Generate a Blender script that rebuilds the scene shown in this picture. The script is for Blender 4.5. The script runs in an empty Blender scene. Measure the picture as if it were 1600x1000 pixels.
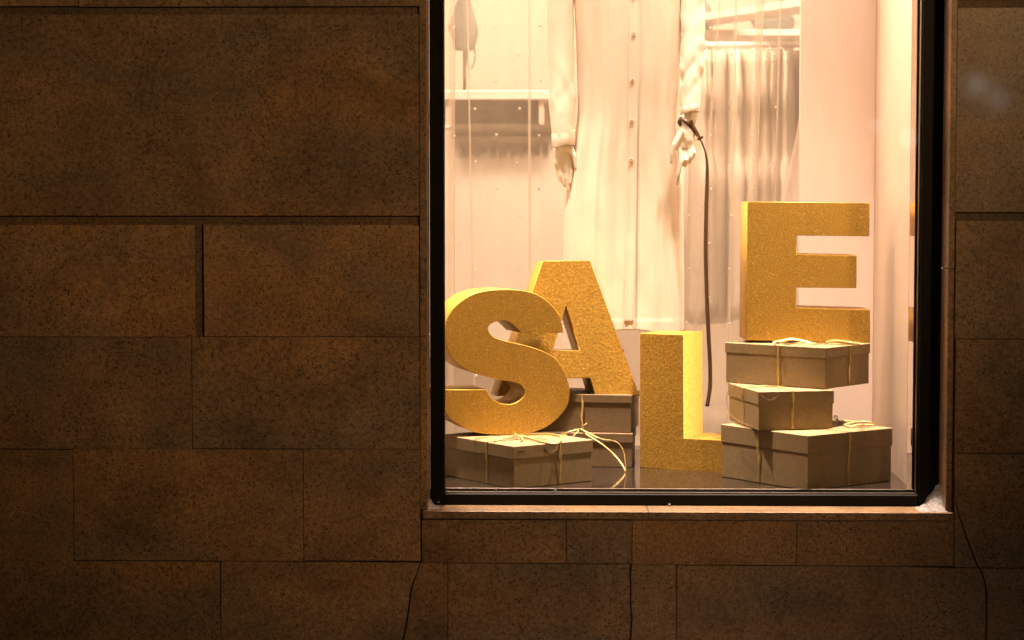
import bpy, bmesh, math, random
from mathutils import Vector, Matrix, noise as mnoise

random.seed(7)
scene = bpy.context.scene
COL = scene.collection

# ------------------------------------------------------------------ camera
F, VX, VY, CZ = 3100.0, 870.0, 320.0, 1.70      # focal length in photo pixels, where the wall's normal vanishes, eye height
CD = F / 480.0                                  # distance of the camera to the stone wall
PITCH = math.atan((500 - VY) / F)
YAW = math.atan((VX - 800) / F * math.cos(PITCH))
cam_data = bpy.data.cameras.new('camera')
cam_data.sensor_width = 36.0
cam_data.lens = 36.0 * F / 1600.0
cam_data.dof.use_dof = True
cam_data.dof.focus_distance = 6.85
cam_data.dof.aperture_fstop = 2.8
cam_data.clip_start, cam_data.clip_end = 0.1, 400
cam = bpy.data.objects.new('camera', cam_data)
cam.location = (0, -CD, CZ)
cam.rotation_euler = (math.pi / 2 - PITCH, 0, YAW)
COL.objects.link(cam)
scene.camera = cam
CR = cam.rotation_euler.to_matrix()
CO = Vector(cam.location)

# ------------------------------------------------------------------ sky (night) and lamps
world = bpy.data.worlds.new('World')
scene.world = world
world.use_nodes = True
wn = world.node_tree.nodes
wl = world.node_tree.links
bg = wn['Background']
sky = wn.new('ShaderNodeTexSky')
sky.sky_type = 'NISHITA'
sky.sun_disc = False
sky.sun_elevation = math.radians(1.0)
sky.sun_rotation = math.radians(200)
wl.new(sky.outputs[0], bg.inputs[0])
bg.inputs[1].default_value = 0.012

scene.view_settings.view_transform = 'Standard'
scene.view_settings.look = 'None'
scene.view_settings.exposure = 0.0
scene.view_settings.gamma = 1.0
scene.view_settings.use_curve_mapping = False
scene.cycles.max_bounces = 14
scene.cycles.diffuse_bounces = 5
scene.cycles.glossy_bounces = 5
scene.cycles.transparent_max_bounces = 24
scene.cycles.sample_clamp_indirect = 6.0
scene.cycles.caustics_reflective = False
scene.cycles.caustics_refractive = False


def lamp(name, kind, loc, energy, color, target=None, **kw):
    d = bpy.data.lights.new(name, kind)
    d.energy = energy
    d.color = color
    for k, v in kw.items():
        setattr(d, k, v)
    o = bpy.data.objects.new(name, d)
    o.location = loc
    if target is not None:
        o.rotation_euler = (Vector(target) - Vector(loc)).to_track_quat('-Z', 'Y').to_euler()
    COL.objects.link(o)
    return o


AMBER = (1.0, 0.585, 0.25)
WARM = (1.0, 0.715, 0.535)
# the street lamp that lights the stone front
lamp('street_lamp_light', 'SPOT', (3.5, -6.8, 3.9), 820, AMBER, (-0.15, 0, 2.2),
     spot_size=math.radians(35), spot_blend=0.9, shadow_soft_size=0.25)
# far white lamps across the street, seen mirrored in the pane and in the polished stone
lamp('far_lamp_light', 'POINT', (3.46, -15.0, 2.56), 0.5, (0.85, 0.93, 1.0), shadow_soft_size=0.075)
lamp('far_lamp_light', 'POINT', (3.83, -15.0, 2.42), 1.2, (0.80, 0.92, 1.0), shadow_soft_size=0.11)
lamp('far_lamp_light', 'POINT', (4.49, -15.0, 2.98), 4.5, (1.0, 0.95, 0.88), shadow_soft_size=0.10)
lamp('far_lamp_light', 'POINT', (4.72, -15.0, 2.83), 3.0, (1.0, 0.95, 0.88), shadow_soft_size=0.10)
# the shop's own lamps: two downlights over the display, a soft panel, and the shop ceiling
HC = 4.4                                        # height of the shop ceiling
lamp('display_lamp_light', 'AREA', (0.95, 0.36, HC - 0.1), 36, WARM, (0.85, 0.38, 0.0), shape='DISK', size=0.18, spread=math.radians(40))
lamp('display_lamp_light', 'AREA', (-0.42, 0.32, HC - 0.1), 37, WARM, (-0.15, 0.38, 0.0), shape='DISK', size=0.18, spread=math.radians(40))
lamp('display_lamp_light', 'AREA', (0.66, 0.31, HC - 0.1), 7, WARM, (0.42, 1.0, 1.6), shape='DISK', size=0.18, spread=math.radians(52))
lamp('display_panel_light', 'AREA', (0.40, 0.70, HC - 0.06), 11, WARM, (0.40, 0.70, 0), shape='RECTANGLE', size=1.3, size_y=0.6, spread=math.radians(100))
lamp('display_lamp_light', 'AREA', (-0.44, 0.29, HC - 0.1), 16, WARM, (0.75, 0.36, 1.6), shape='DISK', size=0.14, spread=math.radians(110))
lamp('shop_ceiling_light', 'AREA', (0.5, 1.62, HC - 0.1), 330, WARM, (0.5, 2.75, 0.9), shape='RECTANGLE', size=3.4, size_y=0.5)


# ------------------------------------------------------------------ helpers
def ray(px, py):
    return CR @ Vector(((px - 800) / F, -(py - 500) / F, -1.0))


def aty(px, py, y):                             # point of the view ray in the vertical plane y
    d = ray(px, py)
    return CO + d * ((y - CO.y) / d.y)


def atz(px, py, z):
    d = ray(px, py)
    return CO + d * ((z - CO.z) / d.z)


def atplane(px, py, o, n):
    d = ray(px, py)
    return CO + d * ((o - CO).dot(n) / d.dot(n))


def thing(name, label, cat, loc=(0, 0, 0), group=None):
    o = bpy.data.objects.new(name, None)
    o.empty_display_size = 0.05
    o.location = loc
    COL.objects.link(o)
    o['label'] = label
    o['category'] = cat
    if group:
        o['group'] = group
    return o


def tag(o, label, cat, group=None):
    o['label'] = label
    o['category'] = cat
    if group:
        o['group'] = group
    return o


def world_loc(o):
    v = Vector(o.location)
    while o.parent:
        o = o.parent
        v += Vector(o.location)
    return v


def link(name, me, mat=None, parent=None, loc=None, kind=None, label=None):
    """link a mesh given in world coordinates with its origin at loc"""
    o = bpy.data.objects.new(name, me)
    if mat and not me.materials:
        me.materials.append(mat)
    if loc is None:
        loc = world_loc(parent) if parent else Vector((0, 0, 0))
    loc = Vector(loc)
    me.transform(Matrix.Translation(-loc))
    if parent:
        o.parent = parent
        o.location = loc - world_loc(parent)
    else:
        o.location = loc
    COL.objects.link(o)
    if kind:
        o['kind'] = kind
    if label:
        o['label'] = label
    return o


def mesh_of(bm, smooth=False):
    me = bpy.data.meshes.new('mesh')
    bmesh.ops.recalc_face_normals(bm, faces=bm.faces)
    bm.to_mesh(me)
    bm.free()
    if smooth:
        for p in me.polygons:
            p.use_smooth = True
    return me


def bm_box(bm, lo, hi, mat=None, bevel=0.0):
    r = bmesh.ops.create_cube(bm, size=1.0)
    vs = r['verts']
    lo, hi = Vector(lo), Vector(hi)
    for v in vs:
        p = Vector((lo[i] + (v.co[i] + 0.5) * (hi[i] - lo[i]) for i in range(3)))
        v.co = p
    if bevel:
        es = list({e for v in vs for e in v.link_edges})
        rr = bmesh.ops.bevel(bm, geom=es, offset=bevel, segments=1, affect='EDGES', profile=0.6)
        vs = list({v for f in rr['faces'] for v in f.verts} | {v for v in vs if v.is_valid})
    if mat is not None:
        for v in vs:
            v.co = mat @ v.co
    return vs


def box(name, lo, hi, mat, parent=None, bevel=0.0, xf=None, loc=None, kind=None, label=None):
    bm = bmesh.new()
    bm_box(bm, lo, hi, xf, bevel)
    me = mesh_of(bm)
    if loc is None:
        s = Vector((0, 0, 0))
        for v in me.vertices:
            s += v.co
        loc = s / len(me.vertices)
    return link(name, me, mat, parent, loc, kind, label)


def prism(name, pts, y0, y1, mat, parent=None, bevel=0.0, label=None):
    """polygon in the wall plane (x, z) from y0 (front) to y1 (back)"""
    bm = bmesh.new()
    a = [bm.verts.new((p[0], y0, p[1])) for p in pts]
    b = [bm.verts.new((p[0], y1, p[1])) for p in pts]
    n = len(pts)
    front = bm.faces.new(a)
    bm.faces.new(list(reversed(b)))
    for i in range(n):
        bm.faces.new([a[i], b[i], b[(i + 1) % n], a[(i + 1) % n]])
    if bevel:
        bmesh.ops.bevel(bm, geom=list(front.edges), offset=bevel, segments=1, affect='EDGES', clamp_overlap=True)
    c = Vector((sum(p[0] for p in pts) / n, (y0 + y1) / 2, sum(p[1] for p in pts) / n))
    return link(name, mesh_of(bm), mat, parent, c, None, label)


def catmull(pts, n=4, closed=False):
    out = []
    m = len(pts)
    rng = range(m) if closed else range(m - 1)
    for i in rng:
        if closed:
            p0, p1, p2, p3 = (Vector(pts[(i + k) % m]) for k in (-1, 0, 1, 2))
        else:
            p0, p1, p2, p3 = (Vector(pts[min(max(i + k, 0), m - 1)]) for k in (-1, 0, 1, 2))
        for k in range(n):
            t = k / n
            out.append(0.5 * ((2 * p1) + (p2 - p0) * t + (2 * p0 - 5 * p1 + 4 * p2 - p3) * t * t
                              + (3 * p1 - p0 - 3 * p2 + p3) * t * t * t))
    if not closed:
        out.append(Vector(pts[-1]))
    return out


def bm_tube(bm, pts, rad, seg=10, flat=None, cap=True):
    """swept tube; rad(t) or list; flat = (ax, ay) scale of the section"""
    pts = [Vector(p) for p in pts]
    n = len(pts)
    rings = []
    up = Vector((0, 1, 0.01))
    for i, p in enumerate(pts):
        t = (pts[min(i + 1, n - 1)] - pts[max(i - 1, 0)]).normalized()
        a = t.cross(up)
        if a.length < 1e-4:
            a = t.cross(Vector((1, 0, 0)))
        a.normalize()
        b = t.cross(a).normalized()
        r = rad[i] if isinstance(rad, (list, tuple)) else rad
        fa, fb = flat if flat else (1, 1)
        rings.append([bm.verts.new(p + a * (math.cos(k * 2 * math.pi / seg) * r * fa)
                                   + b * (math.sin(k * 2 * math.pi / seg) * r * fb)) for k in range(seg)])
    for i in range(n - 1):
        for k in range(seg):
            bm.faces.new([rings[i][k], rings[i][(k + 1) % seg], rings[i + 1][(k + 1) % seg], rings[i + 1][k]])
    if cap:
        bm.faces.new(list(reversed(rings[0])))
        bm.faces.new(rings[-1])
    return rings


def bm_ball(bm, c, r, seg=12, rings=8):
    res = bmesh.ops.create_uvsphere(bm, u_segments=seg, v_segments=rings, radius=1.0)
    r = Vector(r) if not isinstance(r, (int, float)) else Vector((r, r, r))
    for v in res['verts']:
        v.co = Vector((c[0] + v.co.x * r.x, c[1] + v.co.y * r.y, c[2] + v.co.z * r.z))


def tube(name, pts, rad, mat, parent=None, seg=10, flat=None, smooth=True, label=None, loc=None):
    bm = bmesh.new()
    bm_tube(bm, pts, rad, seg, flat)
    me = mesh_of(bm, smooth)
    if loc is None:
        loc = Vector(pts[0])
    return link(name, me, mat, parent, loc, None, label)


def bm_ribbon(bm, pts, width, wdir, thick=0.0007, twist=0.0, taper=False):
    """flat strip with thickness along pts; wdir is the rough direction of its width"""
    pts = [Vector(p) for p in pts]
    n = len(pts)
    rows = []
    for i, p in enumerate(pts):
        t = (pts[min(i + 1, n - 1)] - pts[max(i - 1, 0)])
        if t.length < 1e-9:
            t = Vector((0, 0, 1))
        t.normalize()
        wd = wdir[i] if isinstance(wdir, list) else wdir
        w = Vector(wd) - t * t.dot(Vector(wd))
        if w.length < 1e-4:
            w = t.orthogonal()
        w.normalize()
        nn = t.cross(w)
        a = twist(i / (n - 1)) if callable(twist) else twist * i / (n - 1)
        w2 = w * math.cos(a) + nn * math.sin(a)
        n2 = t.cross(w2)
        h = (width[i] if isinstance(width, list) else width) * 0.5
        rows.append([bm.verts.new(p + w2 * h + n2 * thick / 2), bm.verts.new(p - w2 * h + n2 * thick / 2),
                     bm.verts.new(p - w2 * h - n2 * thick / 2), bm.verts.new(p + w2 * h - n2 * thick / 2)])
    for i in range(n - 1):
        for k in range(4):
            bm.faces.new([rows[i][k], rows[i][(k + 1) % 4], rows[i + 1][(k + 1) % 4], rows[i + 1][k]])
    bm.faces.new(list(reversed(rows[0])))
    bm.faces.new(rows[-1])


# ------------------------------------------------------------------ materials
def nt(name):
    m = bpy.data.materials.new(name)
    m.use_nodes = True
    return m, m.node_tree.nodes, m.node_tree.links, m.node_tree.nodes['Principled BSDF']


def ramp(N, a, b, ca=(0, 0, 0, 1), cb=(1, 1, 1, 1)):
    r = N.new('ShaderNodeValToRGB')
    r.color_ramp.elements[0].position = a
    r.color_ramp.elements[1].position = b
    r.color_ramp.elements[0].color = ca
    r.color_ramp.elements[1].color = cb
    return r


def mixc(N, L, fac, a, b, blend='MIX'):
    m = N.new('ShaderNodeMix')
    m.data_type = 'RGBA'
    m.blend_type = blend
    for s, v in ((m.inputs[0], fac), (m.inputs[6], a), (m.inputs[7], b)):
        if hasattr(v, 'is_output'):
            L.new(v, s)
        else:
            s.default_value = v
    return m.outputs[2]


def noise(N, L, vec, scale, detail=3.0, rough=0.55, dist=0.0):
    t = N.new('ShaderNodeTexNoise')
    t.inputs['Scale'].default_value = scale
    t.inputs['Detail'].default_value = detail
    t.inputs['Roughness'].default_value = rough
    t.inputs['Distortion'].default_value = dist
    if vec is not None:
        L.new(vec, t.inputs['Vector'])
    return t.outputs['Fac']


def coords(N, L, scale=(1, 1, 1), per_object=True):
    tc = N.new('ShaderNodeTexCoord')
    mp = N.new('ShaderNodeMapping')
    mp.inputs['Scale'].default_value = scale
    L.new(tc.outputs['Object'], mp.inputs['Vector'])
    if not per_object:
        return mp.outputs[0]
    oi = N.new('ShaderNodeObjectInfo')
    ml = N.new('ShaderNodeMath')
    ml.operation = 'MULTIPLY'
    ml.inputs[1].default_value = 57.0
    L.new(oi.outputs['Random'], ml.inputs[0])
    ad = N.new('ShaderNodeVectorMath')
    ad.operation = 'ADD'
    L.new(mp.outputs[0], ad.inputs[0])
    L.new(ml.outputs[0], ad.inputs[1])
    return ad.outputs[0]


def bump(N, L, B, h, strength, dist):
    b = N.new('ShaderNodeBump')
    b.inputs['Strength'].default_value = strength
    b.inputs['Distance'].default_value = dist
    L.new(h, b.inputs['Height'])
    L.new(b.outputs[0], B.inputs['Normal'])
    return b


def granite(name, gain=1.0, rough=0.36, coat=0.25):
    m, N, L, B = nt(name)
    v = coords(N, L)
    vs = coords(N, L, (1.0, 1.0, 2.2))
    big = ramp(N, 0.36, 0.66)  # grey to orange mottling paints blurred street reflections into the stone colour
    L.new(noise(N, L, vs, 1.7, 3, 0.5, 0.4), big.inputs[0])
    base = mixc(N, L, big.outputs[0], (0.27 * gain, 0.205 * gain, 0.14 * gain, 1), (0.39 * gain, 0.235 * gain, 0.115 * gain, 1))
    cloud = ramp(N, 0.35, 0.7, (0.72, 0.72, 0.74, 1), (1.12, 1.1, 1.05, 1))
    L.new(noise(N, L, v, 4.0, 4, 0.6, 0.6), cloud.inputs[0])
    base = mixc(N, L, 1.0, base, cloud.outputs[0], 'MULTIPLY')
    # feldspar grain
    gr = ramp(N, 0.3, 0.72, (0.62, 0.60, 0.60, 1), (1.30, 1.30, 1.28, 1))
    L.new(noise(N, L, v, 75, 3, 0.7), gr.inputs[0])
    base = mixc(N, L, 1.0, base, gr.outputs[0], 'MULTIPLY')
    # dark mica flecks, of two sizes
    f1 = ramp(N, 0.56, 0.61)
    L.new(noise(N, L, v, 160, 3, 0.62, 0.4), f1.inputs[0])
    dens = ramp(N, 0.3, 0.7, (0.55, 0.55, 0.55, 1), (1, 1, 1, 1))
    L.new(noise(N, L, v, 6, 2), dens.inputs[0])
    fm = N.new('ShaderNodeMath')
    fm.operation = 'MULTIPLY'
    L.new(f1.outputs[0], fm.inputs[0])
    L.new(dens.outputs[0], fm.inputs[1])
    base = mixc(N, L, fm.outputs[0], base, (0.028 * gain, 0.018 * gain, 0.012 * gain, 1))
    f2 = ramp(N, 0.71, 0.745)
    L.new(noise(N, L, v, 78, 2, 0.5), f2.inputs[0])
    base = mixc(N, L, f2.outputs[0], base, (0.03 * gain, 0.02 * gain, 0.014 * gain, 1))
    # every stone has its own tone, and old dried splashes lie over some of them
    oi = N.new('ShaderNodeObjectInfo')
    tone = ramp(N, 0.0, 1.0, (0.88, 0.89, 0.91, 1), (1.12, 1.09, 1.05, 1))
    L.new(oi.outputs['Random'], tone.inputs[0])
    base = mixc(N, L, 1.0, base, tone.outputs[0], 'MULTIPLY')
    st = ramp(N, 0.56, 0.74, (1, 1, 1, 1), (0.68, 0.66, 0.64, 1))
    L.new(noise(N, L, coords(N, L, (1.0, 1.0, 1.8)), 1.35, 5, 0.62, 1.2), st.inputs[0])
    base = mixc(N, L, 1.0, base, st.outputs[0], 'MULTIPLY')
    L.new(base, B.inputs['Base Color'])
    B.inputs['Roughness'].default_value = rough
    B.inputs['Specular IOR Level'].default_value = 0.35
    B.inputs['Coat Weight'].default_value = coat
    B.inputs['Coat Roughness'].default_value = 0.055
    bump(N, L, B, noise(N, L, v, 130, 2), 0.12, 0.002)
    return m


def simple(name, color, rough=0.6, metal=0.0, var=0.06, scale=14.0, bumps=None, spec=0.5, sheen=0.0):
    m, N, L, B = nt(name)
    v = coords(N, L)
    r = ramp(N, 0.3, 0.7, (1 - var, 1 - var, 1 - var, 1), (1 + var, 1 + var, 1 + var, 1))
    L.new(noise(N, L, v, scale, 4), r.inputs[0])
    L.new(mixc(N, L, 1.0, (*color, 1), r.outputs[0], 'MULTIPLY'), B.inputs['Base Color'])
    B.inputs['Roughness'].default_value = rough
    B.inputs['Metallic'].default_value = metal
    B.inputs['Specular IOR Level'].default_value = spec
    if sheen:
        B.inputs['Sheen Weight'].default_value = sheen
    if bumps:
        bump(N, L, B, noise(N, L, v, bumps[0], 3), bumps[1], bumps[2])
    return m


def gold_mat(name, grain, strength, dist):
    m, N, L, B = nt(name)
    v = coords(N, L)
    r = ramp(N, 0.3, 0.72, (0.335, 0.195, 0.026, 1), (0.60, 0.375, 0.064, 1))
    L.new(noise(N, L, v, grain * 1.25, 2, 0.7), r.inputs[0])
    sp = ramp(N, 0.67, 0.74)
    L.new(noise(N, L, v, 260, 1, 0.5), sp.inputs[0])
    L.new(mixc(N, L, sp.outputs[0], r.outputs[0], (0.92, 0.68, 0.28, 1)), B.inputs['Base Color'])
    B.inputs['Metallic'].default_value = 0.45
    B.inputs['Roughness'].default_value = 0.45
    n1 = noise(N, L, v, grain, 3, 0.65)
    bump(N, L, B, n1, strength, dist)
    return m


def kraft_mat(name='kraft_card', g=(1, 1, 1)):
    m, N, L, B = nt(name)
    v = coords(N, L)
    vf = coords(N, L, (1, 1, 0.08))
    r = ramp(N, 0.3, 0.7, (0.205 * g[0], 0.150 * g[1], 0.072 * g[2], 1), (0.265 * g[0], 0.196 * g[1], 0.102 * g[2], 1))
    L.new(noise(N, L, v, 60, 4, 0.65), r.inputs[0])
    fib = ramp(N, 0.3, 0.7, (0.93, 0.93, 0.93, 1), (1.05, 1.05, 1.05, 1))
    L.new(noise(N, L, v, 500, 2), fib.inputs[0])
    c = mixc(N, L, 1.0, r.outputs[0], fib.outputs[0], 'MULTIPLY')
    sc = ramp(N, 0.62, 0.75, (1, 1, 1, 1), (0.86, 0.85, 0.84, 1))
    L.new(noise(N, L, v, 7, 3, 0.6, 0.7), sc.inputs[0])
    L.new(mixc(N, L, 1.0, c, sc.outputs[0], 'MULTIPLY'), B.inputs['Base Color'])
    B.inputs['Roughness'].default_value = 0.72
    bump(N, L, B, noise(N, L, v, 420, 2), 0.12, 0.0008)
    return m


def raffia_mat(name, a, b):
    m, N, L, B = nt(name)
    v = coords(N, L, (1, 1, 0.15))
    r = ramp(N, 0.35, 0.65, (*a, 1), (*b, 1))
    L.new(noise(N, L, v, 220, 2), r.inputs[0])
    L.new(r.outputs[0], B.inputs['Base Color'])
    B.inputs['Roughness'].default_value = 0.38
    B.inputs['Metallic'].default_value = 0.15
    B.inputs['Subsurface Weight'].default_value = 0.0
    return m


def sheer_mat(name, alpha, color=(0.86, 0.80, 0.70)):
    m, N, L, B = nt(name)
    out = N['Material Output']
    N.remove(B)
    tr = N.new('ShaderNodeBsdfTransparent')
    df = N.new('ShaderNodeBsdfDiffuse')
    tl = N.new('ShaderNodeBsdfTranslucent')
    df.inputs['Color'].default_value = (*color, 1)
    tl.inputs['Color'].default_value = (*color, 1)
    m1 = N.new('ShaderNodeMixShader')
    m1.inputs[0].default_value = 0.35
    L.new(df.outputs[0], m1.inputs[1])
    L.new(tl.outputs[0], m1.inputs[2])
    # threads stack up where the cloth turns edge-on
    lw = N.new('ShaderNodeLayerWeight')
    lw.inputs['Blend'].default_value = 0.35
    mr = N.new('ShaderNodeMapRange')
    mr.inputs['From Min'].default_value = 0.0
    mr.inputs['From Max'].default_value = 0.8
    mr.inputs['To Min'].default_value = alpha
    mr.inputs['To Max'].default_value = min(1.0, alpha + 0.30)
    L.new(lw.outputs['Facing'], mr.inputs['Value'])
    m2 = N.new('ShaderNodeMixShader')
    L.new(mr.outputs[0], m2.inputs[0])
    L.new(tr.outputs[0], m2.inputs[1])
    L.new(m1.outputs[0], m2.inputs[2])
    L.new(m2.outputs[0], out.inputs['Surface'])
    return m


def glass_mat():
    m, N, L, B = nt('window_glass')
    out = N['Material Output']
    N.remove(B)
    tr = N.new('ShaderNodeBsdfTransparent')
    tr.inputs['Color'].default_value = (0.985, 0.985, 0.97, 1)
    gl = N.new('ShaderNodeBsdfGlossy')
    gl.inputs['Roughness'].default_value = 0.012
    fr = N.new('ShaderNodeFresnel')
    fr.inputs['IOR'].default_value = 1.35
    mx = N.new('ShaderNodeMixShader')
    mn = N.new('ShaderNodeMath')
    mn.operation = 'MINIMUM'
    mn.inputs[1].default_value = 0.14
    L.new(fr.outputs[0], mn.inputs[0])
    L.new(mn.outputs[0], mx.inputs[0])
    L.new(tr.outputs[0], mx.inputs[1])
    L.new(gl.outputs[0], mx.inputs[2])
    # faint dust film, thicker in streaks and blotches
    tc = N.new('ShaderNodeTexCoord')
    mp = N.new('ShaderNodeMapping')
    mp.inputs['Scale'].default_value = (3.2, 1, 0.9)
    L.new(tc.outputs['Object'], mp.inputs['Vector'])
    dr = ramp(N, 0.42, 0.8, (0.004, 0.004, 0.004, 1), (0.05, 0.05, 0.05, 1))
    L.new(noise(N, L, mp.outputs[0], 2.2, 6, 0.65, 0.8), dr.inputs[0])
    sk = ramp(N, 0.785, 0.80, (0, 0, 0, 1), (0.25, 0.25, 0.25, 1))
    L.new(noise(N, L, tc.outputs['Object'], 95, 2, 0.4), sk.inputs[0])
    am = N.new('ShaderNodeMath')
    am.operation = 'ADD'
    L.new(dr.outputs[0], am.inputs[0])
    L.new(sk.outputs[0], am.inputs[1])
    df = N.new('ShaderNodeBsdfDiffuse')
    df.inputs['Color'].default_value = (0.55, 0.5, 0.44, 1)
    m3 = N.new('ShaderNodeMixShader')
    L.new(am.outputs[0], m3.inputs[0])
    L.new(mx.outputs[0], m3.inputs[1])
    L.new(df.outputs[0], m3.inputs[2])
    L.new(m3.outputs[0], out.inputs['Surface'])
    return m


M = {
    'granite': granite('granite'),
    'granite_dark': granite('granite_backing', 0.55, 0.6, 0.0),  # darker, rougher granite without polish, for the backing in the grooves
    'mortar': simple('mortar', (0.10, 0.075, 0.05), 0.9, var=0.3, scale=40),
    'frame': simple('black_frame_paint', (0.005, 0.0045, 0.0045), 0.5, var=0.3, spec=0.12),
    'bronze': simple('dark_bronze_trim', (0.045, 0.035, 0.026), 0.42, 0.4, var=0.25, scale=30),
    'alu': simple('aluminium_bead', (0.36, 0.31, 0.25), 0.33, 1.0, var=0.1, scale=60),
    'mirror': simple('polished_strip', (0.74, 0.66, 0.54), 0.05, 1.0, var=0.04, scale=20),
    'glass': glass_mat(),
    'snow': simple('snow', (0.31, 0.30, 0.31), 0.85, var=0.35, scale=70, bumps=(220, 0.9, 0.006)),
    'floor': simple('black_gloss_floor', (0.018, 0.013, 0.010), 0.07, var=0.25, scale=12, spec=0.6),
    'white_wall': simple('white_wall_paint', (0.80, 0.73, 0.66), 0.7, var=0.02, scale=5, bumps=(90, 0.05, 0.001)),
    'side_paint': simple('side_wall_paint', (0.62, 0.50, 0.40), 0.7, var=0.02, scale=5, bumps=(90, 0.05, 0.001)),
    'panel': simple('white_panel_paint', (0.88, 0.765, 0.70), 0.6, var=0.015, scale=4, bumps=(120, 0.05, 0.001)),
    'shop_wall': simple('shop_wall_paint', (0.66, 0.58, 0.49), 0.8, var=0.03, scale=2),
    'shop_floor': simple('shop_floor_boards', (0.42, 0.36, 0.29), 0.45, var=0.1, scale=3),
    'wool': simple('cream_wool', (0.86, 0.77, 0.675), 0.95, var=0.035, scale=150, bumps=(420, 0.35, 0.0012), spec=0.15, sheen=0.15),
    'mannequin': simple('mannequin_white', (0.84, 0.78, 0.70), 0.42, var=0.02, scale=10),
    'button': simple('horn_button', (0.74, 0.58, 0.42), 0.3, var=0.15, scale=90),
    'leather': simple('brown_leather', (0.085, 0.045, 0.022), 0.42, var=0.25, scale=120, bumps=(500, 0.25, 0.0006)),
    'brass': simple('brass', (0.70, 0.47, 0.20), 0.25, 1.0, var=0.1),
    'gold': gold_mat('gold_glitter_foil', 165, 0.42, 0.0017),
    'gold_hammered': gold_mat('gold_hammered_foil', 105, 0.46, 0.0030),
    'kraft': kraft_mat(),
    'kraft_shaded': kraft_mat('shaded_kraft_card', (0.62, 0.56, 0.52)),  # same kraft, browner and darkened in colour for the shade of letter A
    'raffia': raffia_mat('gold_raffia', (0.40, 0.27, 0.09), (0.64, 0.48, 0.21)),
    'string': simple('thin_cord', (0.16, 0.10, 0.05), 0.6, var=0.2, scale=200),
    'ink': simple('dark_print', (0.05, 0.035, 0.02), 0.7, var=0.1),
    'sheer': sheer_mat('sheer_tulle', 0.32),
    'drape': sheer_mat('white_voile', 0.86, (0.84, 0.77, 0.71)),
    'dot': simple('flocked_dot', (0.92, 0.88, 0.80), 0.8, var=0.02),
    'shelf': simple('white_shelf', (0.78, 0.73, 0.65), 0.5, var=0.03),
    'taupe': simple('taupe_cloth', (0.44, 0.37, 0.285), 0.9, var=0.12, scale=25),
    'grey_cloth': simple('grey_cloth', (0.54, 0.48, 0.40), 0.9, var=0.12, scale=25),
    'pale_cloth': simple('pale_cloth', (0.60, 0.54, 0.46), 0.9, var=0.08, scale=25),
    'slate': simple('slate_leather', (0.16, 0.17, 0.15), 0.5, var=0.15, scale=40),
    'olive': simple('olive_wool', (0.045, 0.03, 0.012), 0.95, var=0.2, scale=80),
    'steel': simple('brushed_steel', (0.55, 0.52, 0.47), 0.3, 1.0, var=0.08),
    'paving': simple('paving', (0.16, 0.15, 0.14), 0.7, var=0.25, scale=6, bumps=(40, 0.3, 0.004)),
}

# ------------------------------------------------------------------ ground outside
box('pavement', (-40, -40, -0.2), (40, -0.03, 0.0), M['paving'], kind='structure')

# ------------------------------------------------------------------ the stone front
XL = aty(667.5, 390, 0).x            # clear opening between the jamb stones
XR = aty(1482.5, 390, 0).x
REC = 0.12                           # depth of the reveal
ZS = aty(1075, 799.5, -0.015).z      # top of the sill
ZT = 3.90
wall = thing('stone_wall', 'dark speckled granite wall of large slabs around the lit shop window', 'wall', (0, 0.06, 0))
JOINT = 0.0008


def W(px, py):
    p = aty(px, py, 0)
    return (p.x, p.z)


def slab(pts, y0=0.0, gap=JOINT, bev=0.0014, mat='granite', name='stone_slab'):
    """pts are photo positions on the wall face; every slab is pulled in by half a joint"""
    q = [W(*p) for p in pts]
    c = (sum(p[0] for p in q) / len(q), sum(p[1] for p in q) / len(q))
    r = []
    for x, z in q:
        r.append((x - math.copysign(min(gap, abs(x - c[0])), x - c[0]), z - math.copysign(min(gap, abs(z - c[1])), z - c[1])))
    return prism(name, r, y0, 0.03, M[mat], wall, bev)


def q4(x0, y0, x1, y1):
    """slab between photo coordinates, kept plumb and level in the world"""
    cx, cy = (x0 + x1) / 2, (y0 + y1) / 2
    X0, X1 = W(x0, cy)[0], W(x1, cy)[0]
    Z0, Z1 = W(cx, y0)[1], W(cx, y1)[1]
    g = JOINT
    off = random.uniform(0, 0.0012)
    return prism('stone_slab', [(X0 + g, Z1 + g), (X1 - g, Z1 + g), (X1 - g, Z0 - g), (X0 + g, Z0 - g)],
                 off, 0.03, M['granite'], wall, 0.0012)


# slabs left of the window, course by course from the top
JL = 655.0
q4(-420, -330, 120, 10.5); q4(120, -330, JL, 10.5)
q4(-420, 22.5, JL, 337.5)
q4(-420, 351, 304.5, 526.3); q4(318, 351, JL, 526.3)
q4(-420, 526.3, -220, 701.7); q4(-220, 526.3, 299.7, 701.7); q4(299.7, 526.3, JL + 1, 701.7)
q4(-420, 701.7, 114.5, 876.5); q4(114.5, 701.7, 474, 876.5); q4(474, 701.7, 657, 876.5)
# slabs right of the window
JR = 1494.0
q4(JR, -330, 2000, -2)
q4(JR, 11, 2000, 332)
q4(JR - 1.5, 344.7, 2000, 530)
q4(JR - 2, 530, 1830, 708.5); q4(1830, 530, 2000, 708.5)
# the cracked slab right of the sill, in its two broken pieces
slab([(1491, 708.5), (1760, 709.5), (1760, 887), (1530, 887), (1519, 860), (1508, 832), (1499, 806), (1494, 790), (1491, 770)])
slab([(1491, 772), (1493.5, 792), (1498, 808), (1507, 833.5), (1517.5, 861), (1528, 887), (1491, 886.5)])
q4(1760, 708.5, 2000, 887)
# course under the sill
q4(658.5, 811, 885, 880); q4(885, 811, 987.5, 881); q4(987.5, 811, 1245, 883); q4(1245, 811, 1490.5, 884.5)
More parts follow.
